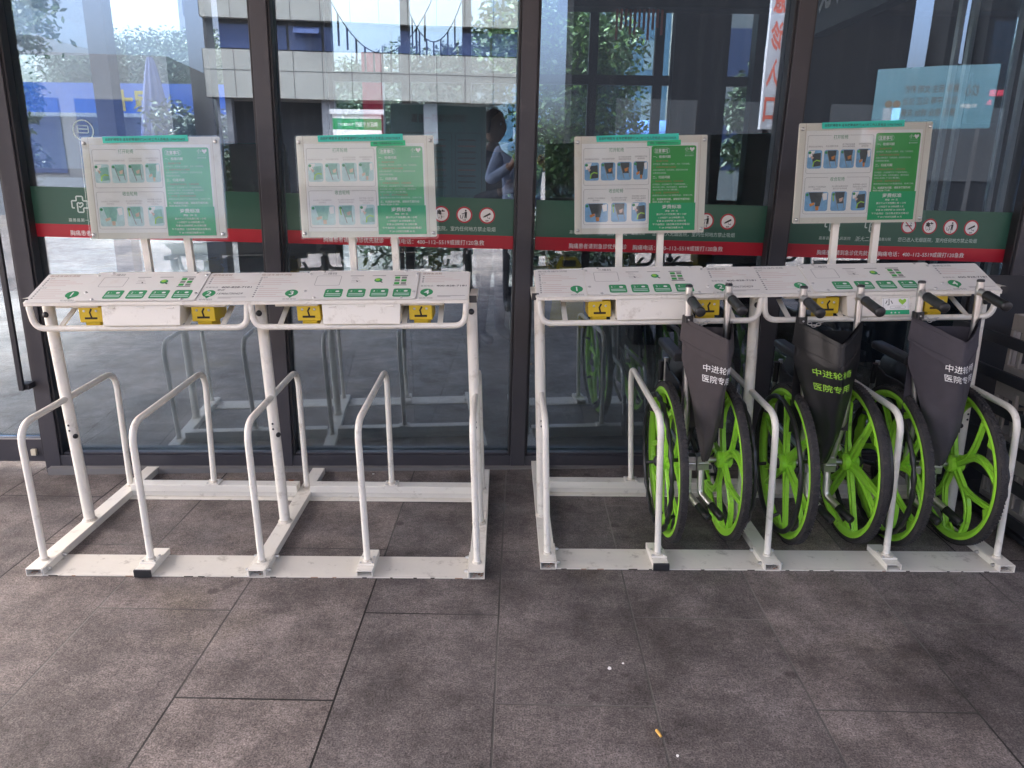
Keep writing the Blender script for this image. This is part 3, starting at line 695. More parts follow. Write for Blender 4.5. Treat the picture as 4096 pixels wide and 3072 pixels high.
        for j, (xa_, ya_, xb_, yb_) in enumerate(((713, 260, 832, 410), (848, 260, 967, 410), (981, 258, 1101, 408), (1115, 254, 1234, 406), (717, 602, 910, 762), (936, 600, 1066, 762), (1106, 598, 1228, 760))):
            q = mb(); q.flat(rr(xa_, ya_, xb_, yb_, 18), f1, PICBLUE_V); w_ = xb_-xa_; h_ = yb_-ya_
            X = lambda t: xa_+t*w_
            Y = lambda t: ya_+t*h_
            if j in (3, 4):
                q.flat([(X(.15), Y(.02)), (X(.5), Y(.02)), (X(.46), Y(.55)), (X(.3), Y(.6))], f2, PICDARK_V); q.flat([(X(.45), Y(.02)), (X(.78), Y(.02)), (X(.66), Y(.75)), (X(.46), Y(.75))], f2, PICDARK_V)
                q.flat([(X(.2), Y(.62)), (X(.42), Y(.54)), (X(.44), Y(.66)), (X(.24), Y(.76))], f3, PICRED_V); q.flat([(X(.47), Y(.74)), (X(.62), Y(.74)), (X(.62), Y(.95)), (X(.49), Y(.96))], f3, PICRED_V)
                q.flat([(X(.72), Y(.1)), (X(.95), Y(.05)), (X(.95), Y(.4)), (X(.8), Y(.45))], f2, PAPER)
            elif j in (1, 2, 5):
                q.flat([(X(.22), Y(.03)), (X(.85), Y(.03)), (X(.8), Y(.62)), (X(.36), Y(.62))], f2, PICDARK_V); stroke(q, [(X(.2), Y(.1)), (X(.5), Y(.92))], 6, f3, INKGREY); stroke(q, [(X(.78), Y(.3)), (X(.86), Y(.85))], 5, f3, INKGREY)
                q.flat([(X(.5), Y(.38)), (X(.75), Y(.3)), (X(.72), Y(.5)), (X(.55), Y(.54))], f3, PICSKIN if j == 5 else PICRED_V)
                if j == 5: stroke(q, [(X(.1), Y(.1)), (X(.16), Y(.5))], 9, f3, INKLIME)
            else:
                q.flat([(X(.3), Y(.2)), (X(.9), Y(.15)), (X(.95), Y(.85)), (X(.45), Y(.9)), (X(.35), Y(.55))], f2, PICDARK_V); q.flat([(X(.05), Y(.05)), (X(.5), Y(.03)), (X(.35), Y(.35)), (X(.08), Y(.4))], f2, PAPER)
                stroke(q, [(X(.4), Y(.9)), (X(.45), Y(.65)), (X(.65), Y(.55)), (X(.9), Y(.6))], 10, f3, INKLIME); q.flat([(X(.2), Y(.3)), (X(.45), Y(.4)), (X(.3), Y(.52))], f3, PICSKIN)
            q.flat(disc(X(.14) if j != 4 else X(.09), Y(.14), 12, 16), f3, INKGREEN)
            q.build('picture', sb)
        q = mb(); f2b = lambda a, b: bp(*zz(a, b), .0122); f3b = lambda a, b: bp(*zz(a, b), .0127)
        q.flat(rr(1251, 606, 1638, 842, 2), f2b, GREEN_NOTICE)
        tx(q, '资费标准', 1440, 652, 36, f3b, INKWHITE, 'C', wid=160, bold=.015)
        for (s_, wd), y_ in zip((('押金  199  元', 106), ('累计每人每天免费使用 1 小时', 250), ('1 小时后每 30 分钟收费 5 元', 216), ('不满 30 分钟按照 30 分钟计算', 244), ('每个自然日（当日零点至次日零点）', 312), ('每 24 小时封顶收费 50 元', 204)), (682, 710, 739, 767, 796, 825)):
            # amounts are rubbed out in dull red
            tx(q, s_, 1440, y_, 19, f3b, INKWHITE, 'C', wid=wd, bold=.01)
        q.build('fee_notice', sb)
        q = mb(); f4 = lambda a, b: bp(*zz(a, b), .0166); f5 = lambda a, b: bp(*zz(a, b), .0171)
        q.flat([(806, 42), (1478, 30), (1480, 82), (810, 92)], f4, TEAL); tx(q, '自助轮椅取车·还车故障请拨打24小时工作人员电话:15906730429', 1143, 74, 25, f5, INK, 'C', wid=625, bold=.01)
        q.build('tape_label', sb)
        if tapes[u]:
            q = mb(); f6 = lambda a, b: bp(*zz(a, b), .0176); f7 = lambda a, b: bp(*zz(a, b), .0181)
            q.flat([(1222, 92), (1497, 82), (1497, 124), (1222, 130)], f6, GREENTAPE); tx(q, '维修／云蹬骑维电话13967359133', 1360, 113, 18, f7, INK, 'C', wid=230, bold=.015); q.build('tape_label', sb)
        m = mb(); m.prism(rrect(-.004, -.006, BW+.010, BH+.004, .010), lambda a, b, d: bp(a, b, d), .0135, .0160, ACRYL); m.build('acrylic_cover', sb)
        for a, b in ((.012, .016), (BW-.012, .016), (.012, BH-.022), (BW-.012, BH-.018)):
            q = mb(); q.lathe([(0, .0075), (.003, .007), (.0055, .004), (.006, 0)], bp(a, b, .016), (0, -1, 0), STEEL, 14); q.build('dome_screw', sb)
    # square end plugs of the cross tube under the table
    for x, s_ in ((bx[0]-.027, -1), (bx[2]+.004, 1)):
        m = mb(); m.box(x-.010, x+.018, .30, .47, z_tab-.012, z_tab+.07 if 0 else z_tab+.012, WHITE); m.box(x-.010, x+.018, .296, .2998, z_tab-.014, z_tab+.013, BLACKP); m.build('cross_tube', root, .001)
    return root

YAW = R(1.2)
make_rack('wheelchair_rack', 'empty white tubular wheelchair rack on the left with two instruction signs', -.916, 2.535, YAW, [-.827, 0.0, .826], [-.421, .405], 1.0, .033, .019, 1.0, .9985, (1, 0), (0, 1), True, (1, 0), (0, 0))
make_rack('wheelchair_rack', 'white tubular wheelchair rack on the right holding three folded green wheeled wheelchairs', 1.070, 2.611, YAW, [-.886, -.014, .904], [-.449, .460], 1.045, .036, .027, 1.08, 1.038, (1, 0), (1, 0), False, (1, 0), (0, 1))

# ------------------------------------------------------------------ wheelchairs
def spoke_ribbon(m, pts, w0, w1, xo, th, mat):
    pts = [Vector(p) for p in pts]; n = len(pts); A, B = [], []
    for i, p in enumerate(pts):
        a = pts[max(0, i-1)]; b = pts[min(n-1, i+1)]; d = (b-a).normalized(); q = Vector((-d.y, d.x))*(w0+(w1-w0)*i/(n-1))/2
        A.append(p+q); B.append(p-q)
    vs = [(xo-th, q.x, q.y) for q in A] + [(xo-th, q.x, q.y) for q in B] + [(xo+th, q.x, q.y) for q in A] + [(xo+th, q.x, q.y) for q in B]
    fs = []
    for i in range(n-1):
        fs += [(i, i+1, n+i+1, n+i), (2*n+i, 3*n+i, 3*n+i+1, 2*n+i+1), (i, 2*n+i, 2*n+i+1, i+1), (n+i, n+i+1, 3*n+i+1, 3*n+i)]
    m.add(vs, fs, mat)
    # raised rib down the middle, both faces
    for s_ in (-1, 1):
        q = [(xo+s_*(th+.004), p.x, p.y) for p in pts]
        wv = [(xo+s_*th*.99, (p+(a-p)*.25).x, (p+(a-p)*.25).y) for p, a in zip(pts, A)]; wb = [(xo+s_*th*.99, (p+(b-p)*.25).x, (p+(b-p)*.25).y) for p, b in zip(pts, B)]
        m.add(q+wv+wb, [f for i in range(n-1) for f in ((i, i+1, n+i+1, n+i), (i, 2*n+i, 2*n+i+1, i+1))], mat)
def make_wheel(root, x, side, style, zc=.300):
    # side -1: left wheel, hand rim on its left
    c = (x, 0, zc); K = lambda p: Vector((p.x, p.y*1.11, p.z*1.11)); m = MB(K)
    m.ring([(-.016, .281), (-.018, .271), (-.012, .258), (-.006, .254), (.006, .254), (.012, .258), (.018, .271), (.016, .281)], c, LIME, 80, False)
    m.lathe([(-.034, 0), (-.034, .022), (-.026, .032), (.026, .032), (.034, .022), (.034, 0)], c, (1, 0, 0), LIME, 24, False)
    n = 5 if style == 'curved' else 6
    ph = .35 if side < 0 else .1
    def P(rad, a): return Vector((rad*math.cos(a), rad*math.sin(a)))
    sub = MB(lambda p: p + Vector((0, 0, zc)))
    for k in range(n):
        a = 2*math.pi*k/n + ph
        if style == 'curved':
            spoke_ribbon(sub, [P(.028+(.230)*t, a + .42*t*t - .10*math.sin(math.pi*t)) for t in [i/10 for i in range(11)]], .034, .021, x, .008, LIME)
            spoke_ribbon(sub, [P(.085+(.173)*t, a - .02 - .44*t - .05*math.sin(math.pi*t)) for t in [i/10 for i in range(11)]], .022, .018, x, .007, LIME)
        else:
            spoke_ribbon(sub, [P(.028+.230*t, a) for t in [i/4 for i in range(5)]], .038, .019, x, .008, LIME)
            if k % 2: spoke_ribbon(sub, [P(.03+.226*t, a+.24*t+.05) for t in [i/4 for i in range(5)]], .025, .016, x, .007, LIME)
    m.add(sub.v, sub.f, LIME)
    # webs and hand-rim lugs on the rim
    for k in range(6):
        a = 2*math.pi*k/6 + ph + .3
        p, q_, r_ = P(.256, a-.12), P(.228, a), P(.256, a+.12)
        m.add([(x-.005, v.x, v.y+zc) for v in (p, q_, r_)] + [(x+.005, v.x, v.y+zc) for v in (p, q_, r_)], [(0, 1, 2), (5, 4, 3), (0, 3, 4, 1), (1, 4, 5, 2)], LIME)
    wh = m.build('wheel', root)
    t = MB(K); prof = [(.016, .279)] + [(.0170*math.cos(R(a)), .2865+.0135*math.sin(R(a))) for a in range(-20, 201, 20)] + [(-.016, .279)]
    t.ring(prof, c, RUBBER, 96, True)
    # tread blocks, raised in two rows
    for k in range(120):
        a = 2*math.pi*k/120
        for s_ in (-1, 1):
            aa = a + (.026 if s_ > 0 else 0); rr_ = .2993; d = Vector((0, math.cos(aa), math.sin(aa))); tt = Vector((0, -math.sin(aa), math.cos(aa)))
            cc = Vector(c) + d*rr_ + Vector((s_*.0075, 0, 0))
            t.obox(cc, (.0048, 0, 0), tt*.0055+Vector((s_*.002, 0, 0)), d*.0016, RUBBER)
    t.build('tyre', wh)
    h = MB(K); hx = x+side*.040; pts = []; rs = []
    for k in range(96):
        a = 2*math.pi*k/96; pts.append((hx, .252*math.cos(a), zc+.252*math.sin(a))); rs.append(.0095 + (.0022*math.sin(2*math.pi*k*24/96) if style == 'curved' else 0))
    h.tube(pts, rs, GRIP, 10, closed=True)
    for k in range(6):
        a = 2*math.pi*k/6 + ph + .3; d = Vector((0, math.cos(a), math.sin(a)))
        h.tube([Vector(c)+d*.224+Vector((side*.004, 0, 0)), Vector(c)+d*.240+Vector((side*.036, 0, 0))], .007, BLACKP, 8)
    h.build('hand_rim', wh)
    q = MB(K); q.lathe([(0, .021), (.012, .019), (.020, .010), (.022, 0)], (x+side*.034, 0, zc), (side, 0, 0), BLACKP, 18); q.build('hub_cap', wh)
    q = MB(K); q.lathe([(0, .011), (.022, .011), (.022, .014), (.034, .014), (.034, .008), (.046, .008)], (x-side*.034, 0, zc), (-side, 0, 0), STEEL, 14, False); q.build('axle', wh)

def lerp(a, b, t): return a+(b-a)*t
def make_chair(label, x, y, yaw, wl, wr, tl, tr, ztop, style, fab, ink, bag, txt):
    root = empty('wheelchair', label, 'wheelchair', (x, y, 0), yaw, 'folded wheelchairs with lime green wheels')
    root.rotation_euler = (0, R(-2.2), yaw)
    make_wheel(root, wl, -1, style); make_wheel(root, wr, 1, style)
    TY = -.10
    gr_end = {}
    for s_, tx_ in ((-1, tl), (1, tr)):
        xb = (wl+.062) if s_ < 0 else (wr-.075)
        pts = fillet([(xb, TY+.10, .33), (lerp(xb, tx_, .35), TY+.015, .56), (tx_, TY, ztop-.2), (tx_, TY, ztop)], [.2, .2], 6)
        m = MB(); m.tube(pts, .0130, ALU, 16); m.build('back_tube', root)
        m = MB(); m.lathe([(-.004, .0138), (.002, .0138), (.005, .011), (.0055, 0)], (tx_, TY, ztop), (0, 0, 1), BLACKP, 16); m.build('tube_cap', root)
        zj = ztop-.040; d = Vector((.012, -1, -.16)).normalized(); j0 = Vector((tx_, TY, zj))
        m = MB(); m.tube([j0, j0+d*.06], .0125, ALU, 16); m.lathe([(-.016, .0150), (.016, .0150)], j0, (0, 0, 1), ALU, 16); m.lathe([(0, .017), (.006, .0155)], j0+d*.010, d, ALU, 16)
        m.lathe([(0, .007), (.006, .007), (.007, 0)], j0+Vector((.014, .004, -.002)), (1, .2, 0), STEEL, 6, False)
        hd = m.build('push_handle', root)
        g_ = MB(); prof = [(0, 0), (0, .0170), (.006, .0185), (.012, .0170)]
        for k in range(1, 8): prof += [(.012+.011*k-.004, .0168), (.012+.011*k, .0176)]
        prof += [(.112, .0172), (.122, .0190), (.130, .0185), (.134, .014), (.1345, 0)]
        g_.lathe(prof, j0+d*.045, d, GRIP, 20); g_.build('grip', hd)
        # side frame
        xs = (wl+.05) if s_ < 0 else (wr-.055)
        m = MB(); m.tube(fillet([(xs, -.02, .40), (xs, .40, .40), (xs+.0, .46, .12)], .05), .011, BLACKP if 0 else ALU, 10); m.tube([(xs, -.0, .30), (xs, .38, .20)], .010, BLACKP, 10); m.tube([(xs, .30, .40), (xs, .30, .70)], .010, ALU, 10)
        m.build('side_frame', root)
        # skirt guard and armrest
        m = MB(); prof = [(-.06, .43), (.33, .43), (.33, .66), (.29, .685), (.22, .66), (.12, .665), (.03, .66), (-.04, .60), (-.06, .52)]
        m.prism(prof, lambda a, b, d_: Vector((xs+d_*1.0, a, b)), -.004, .004, BLACKP); sg = m.build('skirt_guard', root, .002)
        q = MB(); xo_ = xs-.0052; q.add([(xo_, -.035, .555), (xo_, -.005, .555), (xo_, -.005, .590), (xo_, -.035, .590)], [(0, 1, 2, 3)], INKGREY); q.add([(xo_, .004, .560), (xo_, .035, .560), (xo_, .035, .563), (xo_, .004, .563)], [(0, 1, 2, 3)], INKWHITE); q.add([(xo_, .004, .572), (xo_, .028, .572), (xo_, .028, .575), (xo_, .004, .575)], [(0, 1, 2, 3)], INKWHITE); q.build('guard_sticker', sg)
        m = MB(); q = rrect(-.032, -.017, .032, .017, .012); m.prism(q, lambda a, b, d_: Vector((xs+s_*.012+a*.8, d_, .775+b)), .00, .30, BLACKP); m.build('armrest', root, .004)
        # brake
        m = MB(); m.tube([(xs+s_*.03, .30, .50), (xs+s_*.03, .27, .62)], .006, STEEL, 8); m.tube([(xs+s_*.03, .27, .61), (xs+s_*.03, .255, .70)], .012, GRIP, 10); m.build('brake_lever', root)
        # tipping lever
        xl = (wl+.088) if s_ < 0 else (wr-.095)
        m = MB(); m.obox((xl, -.02, .335), (.024, 0, 0), (0, .022, 0), (0, 0, .030), STEEL)
        m.tube(fillet([(xl-.002, -.02, .33), (xl-.006, -.045, .205), (xl+.050, -.17, .150)], .03), .0148, ALU, 12)
        m.lathe([(-.018, .008), (.022, .008)], (xl, -.040, .335), (1, 0, 0), STEEL, 10)
        tv = m.build('tipping_lever', root)
        q = MB(); e = Vector((xl+.050, -.17, .150)); dd = (Vector((xl+.050, -.17, .150))-Vector((xl-.006, -.045, .205))).normalized()
        q.lathe([(-.075, .0145), (-.075, .0166), (-.002, .0166), (.003, .0150), (.003, 0)], e, dd, GRIP, 14); q.build('rubber_tip', tv)
        # castor
        m = MB(); m.tube([(xs, .46, .25), (xs, .47, .10)], .009, BLACKP, 8); m.box(xs-.016, xs-.012, .45, .52, .06, .14, BLACKP); m.box(xs+.012, xs+.016, .45, .52, .06, .14, BLACKP)
        cf = m.build('castor_fork', root)
        q = MB(); q.ring([(-.011, .070), (.011, .070), (.012, .030), (-.012, .030)], (xs, .50, .072), BLACKP, 28, False); q.lathe([(-.013, .032), (.013, .032)], (xs, .50, .072), (1, 0, 0), STEEL, 14); q.build('castor_wheel', cf)
    # folded seat and cross struts
    cx_ = (wl+wr)/2
    m = MB(); m.tube([(wl+.05, .06, .22), (wr-.055, .10, .62)], .010, BLACKP, 10); m.tube([(wr-.055, .06, .22), (wl+.05, .10, .62)], .010, BLACKP, 10); m.build('cross_strut', root)
    m = MB(); m.grid(lambda u, v: Vector((lerp(wl+.055, wr-.06, u), lerp(.02, .40, v), .50 + .22*(1-abs(2*u-1)**1.5) + .01*math.sin(9*v+4*u))), 10, 8, FAB_BLACK); m.build('seat', root)
    # hanging backrest pouch
    rx, ry, zr, tipx, zl, zrt, wmid = bag
    tipz = .375
    def ztopf(t): # top edge height
        return lerp(zl, zr, min(1, t/.66)) if t < .66 else lerp(zr, zrt, (t-.66)/.34)
    def plan(t):
        L0, Q, R0 = Vector((tl-.018, TY-.004)), Vector((rx, ry)), Vector((tr+.022, TY-.002))
        # rounded corner at the ridge
        if t < .60: return L0.lerp(Q, t/.66)
        if t < .74:
            p0 = L0.lerp(Q, .60/.66); p1 = Q.lerp(R0, (.74-.66)/.34); k = (t-.60)/.14
            return (1-k)**2*p0 + 2*k*(1-k)*Q + k*k*p1
        return Q.lerp(R0, (t-.66)/.34)
    def S(t, v, off=0.0):
        z = lerp(tipz, ztopf(t), v)
        zf = min(1, max(0, (z-tipz)/(.80-tipz))); sc_ = .10 + .90*min(1, (zf**.72)*1.0)
        mid_ = Vector((lerp((tl+tr)/2+.01, rx, .25), lerp(TY, ry, .33))); tip = Vector((tipx, TY-.015)); cen = tip.lerp(mid_, min(1, zf**.85))
        p = plan(t)-mid_
        ang = math.pi*(1.02+.96*t)*1.0; rad = (tr-tl)*.52*wmid
        circ = Vector((rad*math.cos(ang), rad*.9*math.sin(ang)))
        k = max(0, min(1, (.80-z)/.30))
        q = p.lerp(circ, k*.85)*sc_ + cen
        n_ = (q-cen); n_ = n_/max(1e-5, n_.length)
        wr_ = .0028*math.sin(17*t+9*z)*math.sin(11*z+3*t) + .0035*math.sin(26*z-8*t)*max(0, 1-zf)
        return Vector((q.x + n_.x*(off+wr_), q.y + n_.y*(off+wr_), z))
    m = MB(); m.grid(lambda u, v: S(u, v), 34, 40, fab)
    m.grid(lambda u, v: S(1-u, v, -.006), 34, 40, fab)
    m.grid(lambda u, v: Vector((lerp(tl-.01, tr+.012, u), TY+.012+.03*math.sin(math.pi*u), lerp(.50, zl-.05+.0*u, v))), 10, 6, fab)
    back = m.build('backrest_pouch', root)
    def vof(t, drop): return (ztopf(t)-drop-tipz)/(ztopf(t)-tipz)
    m = MB(); m.grid(lambda u, v: S(u*.93, lerp(vof(u*.93, .088+.020*math.sin(3*u)), vof(u*.93, -.004), v), .006+.006*(1-v)), 40, 10, fab)
    m.grid(lambda u, v: Vector((tl+.0175*math.cos(R(100+200*u)), TY+.0175*math.sin(R(100+200*u)), lerp(zl-.13, zl, v))), 12, 3, fab)
    m.build('flap', back)
    m = MB()
    for dr in (.082, .012):
        for k in range(56):
            t = k/56*.92; a_, b_ = S(t, vof(t, dr), .0125 if dr > .05 else .0075), S(t+.010, vof(t+.010, dr), .0125 if dr > .05 else .0075); m.tube([a_, b_], .0009, fab, 4)
    m.build('stitching', back)
    m = MB()
    tx0, tx1, tz = txt
    for row, s_ in enumerate(('中进轮椅', '医院专用')):
        def fnb(a, b, row=row):
            t = lerp(tx0, tx1, a) - (.015 if row else 0); z = tz[row] + b - a*.004
            return S(t, (z-tipz)/(ztopf(t)-tipz), .0135)
        text(m, s_, 0, 0, .031, fnb, ink, wid=1.0, bold=.006)
    m.build('pouch_lettering', back)
    # clamp ring and lock chain
    m = MB(); zc2 = ztop-.125; m.lathe([(-.013, .0138), (-.013, .021), (.013, .021), (.013, .0138)], (tl, TY, zc2), (0, 0, 1), BLACKP, 20, False); m.obox((tl-.004, TY-.022, zc2), (.010, 0, 0), (0, .005, 0), (0, 0, .009), BLACKP); m.lathe([(0, .004), (.002, .003), (.0025, 0)], (tl-.002, TY-.027, zc2), (0, -1, 0), STEEL, 10)
    cl = m.build('clamp_ring', root)
    m = MB()
    a0 = Vector((tl+.022, TY-.004, zc2-.004))
    for k in range(7):
        p = a0 + Vector((.010*k, .004*k, -.016*math.sin(math.pi*k/6)-.002*k)); ax = (0, 1, 0) if k % 2 else (0, 0, 1)
        ex = Vector((1, 0, 0)); ey = Vector((0, 0, 1)) if k % 2 else Vector((0, 1, 0))
        m.tube([p + .0085*math.cos(2*math.pi*i/12)*ex + .005*math.sin(2*math.pi*i/12)*ey for i in range(12)], .0018, STEEL, 6, closed=True)
    m.build('lock_chain', cl)
    return root

make_chair('folded wheelchair with brown black pouch and white lettering, leftmost of the three', .755, 2.945, R(1.5), -.118, .118, -.078, .072, 1.078, 'curved', FAB_BROWN, INKWHITE, (.042, -.250, .893, .008, .960, .945, 1.0), (.34, .72, (.772, .730)))
make_chair('folded wheelchair with shiny black pouch and lime green lettering, in the middle', 1.262, 2.945, R(0), -.128, .132, -.150, .062, 1.082, 'straight', FAB_BLACK, INKLIME, (-.045, -.245, .887, -.025, .955, .950, .95), (.30, .80, (.762, .705)))
make_chair('folded wheelchair with dark purple pouch and white lettering, rightmost beside the crates', 1.690, 2.945, R(0), -.130, .138, -.140, .078, 1.108, 'curved', FAB_NAVY, INKWHITE, (-.030, -.255, .902, .010, .978, .970, 1.0), (.46, .82, (.795, .755)))

# ------------------------------------------------------------------ dark slatted stand with grey crates at the far right
st = empty('slatted_stand', 'dark metal slatted stand at the right edge holding grey crates', 'stand', (2.06, 2.62, 0), R(.5))
for zz_ in (.10, .245, .385, .525, .665, .815):
    m = MB(); m.box(0, .016, 0, .92, zz_-.024, zz_+.024, DARKMETAL); m.build('slat', st, .002)
for yy in (.02, .875):
    m = MB(); m.box(.0165, .030, yy, yy+.04, 0, 1.05, DARKMETAL); m.build('stand_leg', st, .002)
m = MB(); m.box(.02, .75, .0, .86, .03, .05, DARKMETAL); m.build('base_shelf', st)
m = MB(); m.box(.02, .75, .845, .86, .05, 1.05, DARKMETAL); m.build('back_panel', st)
def crate(z, dy, label):
    o = empty('plastic_crate', label, 'crate', (2.112, 2.70+dy, z), R(.5), 'grey plastic crates on the dark stand')
    h = .29
    m = MB(); m.box(0, .5, 0, .5, 0, .02, CRATE)
    for x0_, x1_ in ((0, .012), (.488, .5)):
        m.box(x0_, x1_, 0, .5, .02, .07, CRATE); m.box(x0_, x1_, 0, .5, .22, h, CRATE); m.box(x0_, x1_, 0, .5, .14, .155, CRATE)
        for k in range(8): m.box(x0_, x1_, k*.0685, k*.0685+.02, .07, .22, CRATE)
    for y0_, y1_ in ((0, .012), (.488, .5)):
        m.box(.012, .488, y0_, y1_, .02, .07, CRATE); m.box(.012, .488, y0_, y1_, .22, h, CRATE); m.box(.012, .488, y0_, y1_, .14, .155, CRATE)
        for k in range(7): m.box(.02+k*.073, .04+k*.073, y0_, y1_, .07, .22, CRATE)
    m.build('crate_body', o, .003)
    m = MB(); m.box(-.016, -.001, .15, .35, h-.03, h+.0, CRATE); m.box(-.016, -.001, .15, .17, h-.10, h-.03, CRATE); m.box(-.016, -.001, .33, .35, h-.10, h-.03, CRATE); m.build('crate_handle', o, .003)
for k, lb in enumerate(('grey plastic crate at the bottom of the stack on the dark stand', 'grey plastic crate in the middle of the stack on the dark stand', 'grey plastic crate topmost of the stack on the dark stand')):
    crate(.051+.2915*k, .03*(k % 2), lb)

# ------------------------------------------------------------------ hall behind the glass
hall = empty('entrance_hall', 'dim glazed hall interior seen through the glass wall', 'hall', (0, 0, 0))
def part(parent, name, *boxes):
    m = MB()
    for b in boxes: m.box(*b)
    return m.build(name, parent)
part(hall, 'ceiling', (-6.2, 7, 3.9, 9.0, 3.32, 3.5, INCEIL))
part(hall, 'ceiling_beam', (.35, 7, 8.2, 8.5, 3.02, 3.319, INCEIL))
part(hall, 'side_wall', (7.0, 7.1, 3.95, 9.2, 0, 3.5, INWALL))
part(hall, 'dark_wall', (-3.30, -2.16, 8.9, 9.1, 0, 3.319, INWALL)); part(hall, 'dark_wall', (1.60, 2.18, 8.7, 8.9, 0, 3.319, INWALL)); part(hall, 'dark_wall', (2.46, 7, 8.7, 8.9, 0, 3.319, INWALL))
for a, b in ((-4.70, -4.50), (-3.62, -3.40), (-6.2, -6.0)): part(hall, 'pillar', (a, b, 8.8, 9.0, 0, 3.319, pm('pillar_grey', (.13, .14, .17), .6)))
for x in (-2.15, -1.295, -.62, .03, .77, 1.49, 2.2, 2.94): part(hall, 'curtain_mullion', (x-.048, x+.048, 8.96, 9.06, 0, 3.319, FRAME_IN))
for a, b in ((-2.1, 2.9), (-6.0, -3.62)):
    for z in (.06, 1.10, 2.425) if a > -3 else (.06, 1.35): part(hall, 'curtain_rail', (a, b, 8.965, 9.055, z-.05, z+.05, FRAME_IN))
    part(hall, 'far_glass_pane', (a, b, 9.005, 9.013, .02, 3.31, GLASS_FAR))
# fascia with raised letters, running in depth
m = MB(); m.box(1.81, 1.90, 3.92, 5.25, 2.31, 3.1, pm('fascia_slate', (.06, .075, .085), .45)); fs_ = m.build('inner_fascia', hall)
m = MB()
for k, s_ in enumerate('无烟医院'):
    text(m, s_, .0, 0, .28, lambda a, b, k=k: Vector((1.803, 5.10-.27*k-a, 2.45+b)), INKWHITE, wid=.19, bold=.03)
m.build('fascia_letters', fs_)
m = MB(); m.box(4.75, 5.5, 8.60, 8.68, 2.0, 2.5, FRAME_IN); lb = m.build('led_board', hall)
m = MB(); text(m, '医院', 4.94, 2.28, .070, lambda a, b: Vector((a, 8.595, b)), LED, wid=.16); text(m, '点', 4.925, 2.19, .06, lambda a, b: Vector((a, 8.595, b)), LED); m.build('led_letters', lb)
m = MB(); m.lathe([(0, .12), (.01, .13), (.03, .12), (.03, 0)], (4.35, 6.6, 3.29), (0, 0, 1), LAMP, 24); m.build('downlight', hall)
for k, (x, y) in enumerate(((1.0, 6.5), (2.4, 6.0))):
    m = MB(); m.box(x, x+.9, y, y+.5, 0.0, .95, INWALL); m.build('counter', hall, .01)
idr = empty('inner_door_frame', 'pale metal frame of an inner sliding door, at the right beyond the glass', 'door frame', (0, 5.0, 0))
for x in (2.62, 2.70, 2.98, 3.06): part(idr, 'frame_bar', (x, x+.028, 0, .04, 0, 2.6, ALU))
part(idr, 'frame_head', (2.55, 3.6, 0, .05, 2.601, 2.68, ALU)); part(idr, 'door_glass', (2.73, 2.975, .015, .023, .05, 2.6, GLASS_FAR))
# bunting across the far windows
bt = MB(); pts = []
for k in range(25):
    t = k/24; pts.append((-2.05+1.1*t, 8.7, 3.18-.55*(1-(2*t-1)**2)))
bt.tube(pts, .006, INK, 6)
for k in range(2, 24, 2): bt.box(pts[k][0]-.010, pts[k][0]+.010, 8.695, 8.705, pts[k][2]-.26-.06*math.sin(k), pts[k][2], INK)
tag(bt.build('bunting'), 'dark fringed garland hanging across a bright far window', 'bunting', 'fringed garlands hanging in the hall')
bt = MB(); pts = [(-1.25+.6*k/16, 8.7, 3.15-.40*(1-(2*k/16-1)**2)) for k in range(17)]
bt.tube(pts, .006, INK, 6)
for k in range(2, 16, 2): bt.box(pts[k][0]-.008, pts[k][0]+.008, 8.695, 8.705, pts[k][2]-.28, pts[k][2], INK)
tag(bt.build('bunting'), 'short dark fringed garland in the narrower far window', 'bunting', 'fringed garlands hanging in the hall')
bt = MB(); bt.tube([(.85+.6*k/12, 8.1, 2.99+.02*math.sin(k)) for k in range(13)], .006, INK, 6)
for k in range(11): bt.box(.9+.044*k, .922+.044*k, 8.095, 8.105, 2.70+.12*abs(math.sin(k*.9)), 2.98, INKRED)
tag(bt.build('bunting'), 'dull red fringed garland hanging from the ceiling beam', 'bunting', 'fringed garlands hanging in the hall')
# caution sign inside
cs = empty('wet_floor_sign', 'yellow folding caution wet floor sign standing inside behind the glass', 'warning sign', (.475, 7.35, 0), R(-4))
for s_, nm in ((-1, 'front_leaf'), (1, 'rear_leaf')):
    m = MB(); m.prism([(-.175, 0), (-.12, 0), (-.10, .05), (.10, .05), (.12, 0), (.175, 0), (.115, .60), (.07, .66), (-.07, .66), (-.115, .60)], lambda a, b, d_, s_=s_: Vector((a, s_*(.16-.2*b)+d_, b)), -.004, .004, YELLOW); lf = m.build(nm, cs)
    if s_ < 0:
        q = MB(); f_ = lambda a, b: Vector((a, -(.16-.2*b)-.0052, b))
        text(q, 'CAUTION', 0, .52, .042, f_, INK, 'C', wid=.17, bold=.02); text(q, 'WET FLOOR', 0, .475, .042, f_, INK, 'C', wid=.20, bold=.02)
        q.flat(rrect(-.065, .575, .065, .635, .006), f_, INK); q.build('sign_lettering', lf)
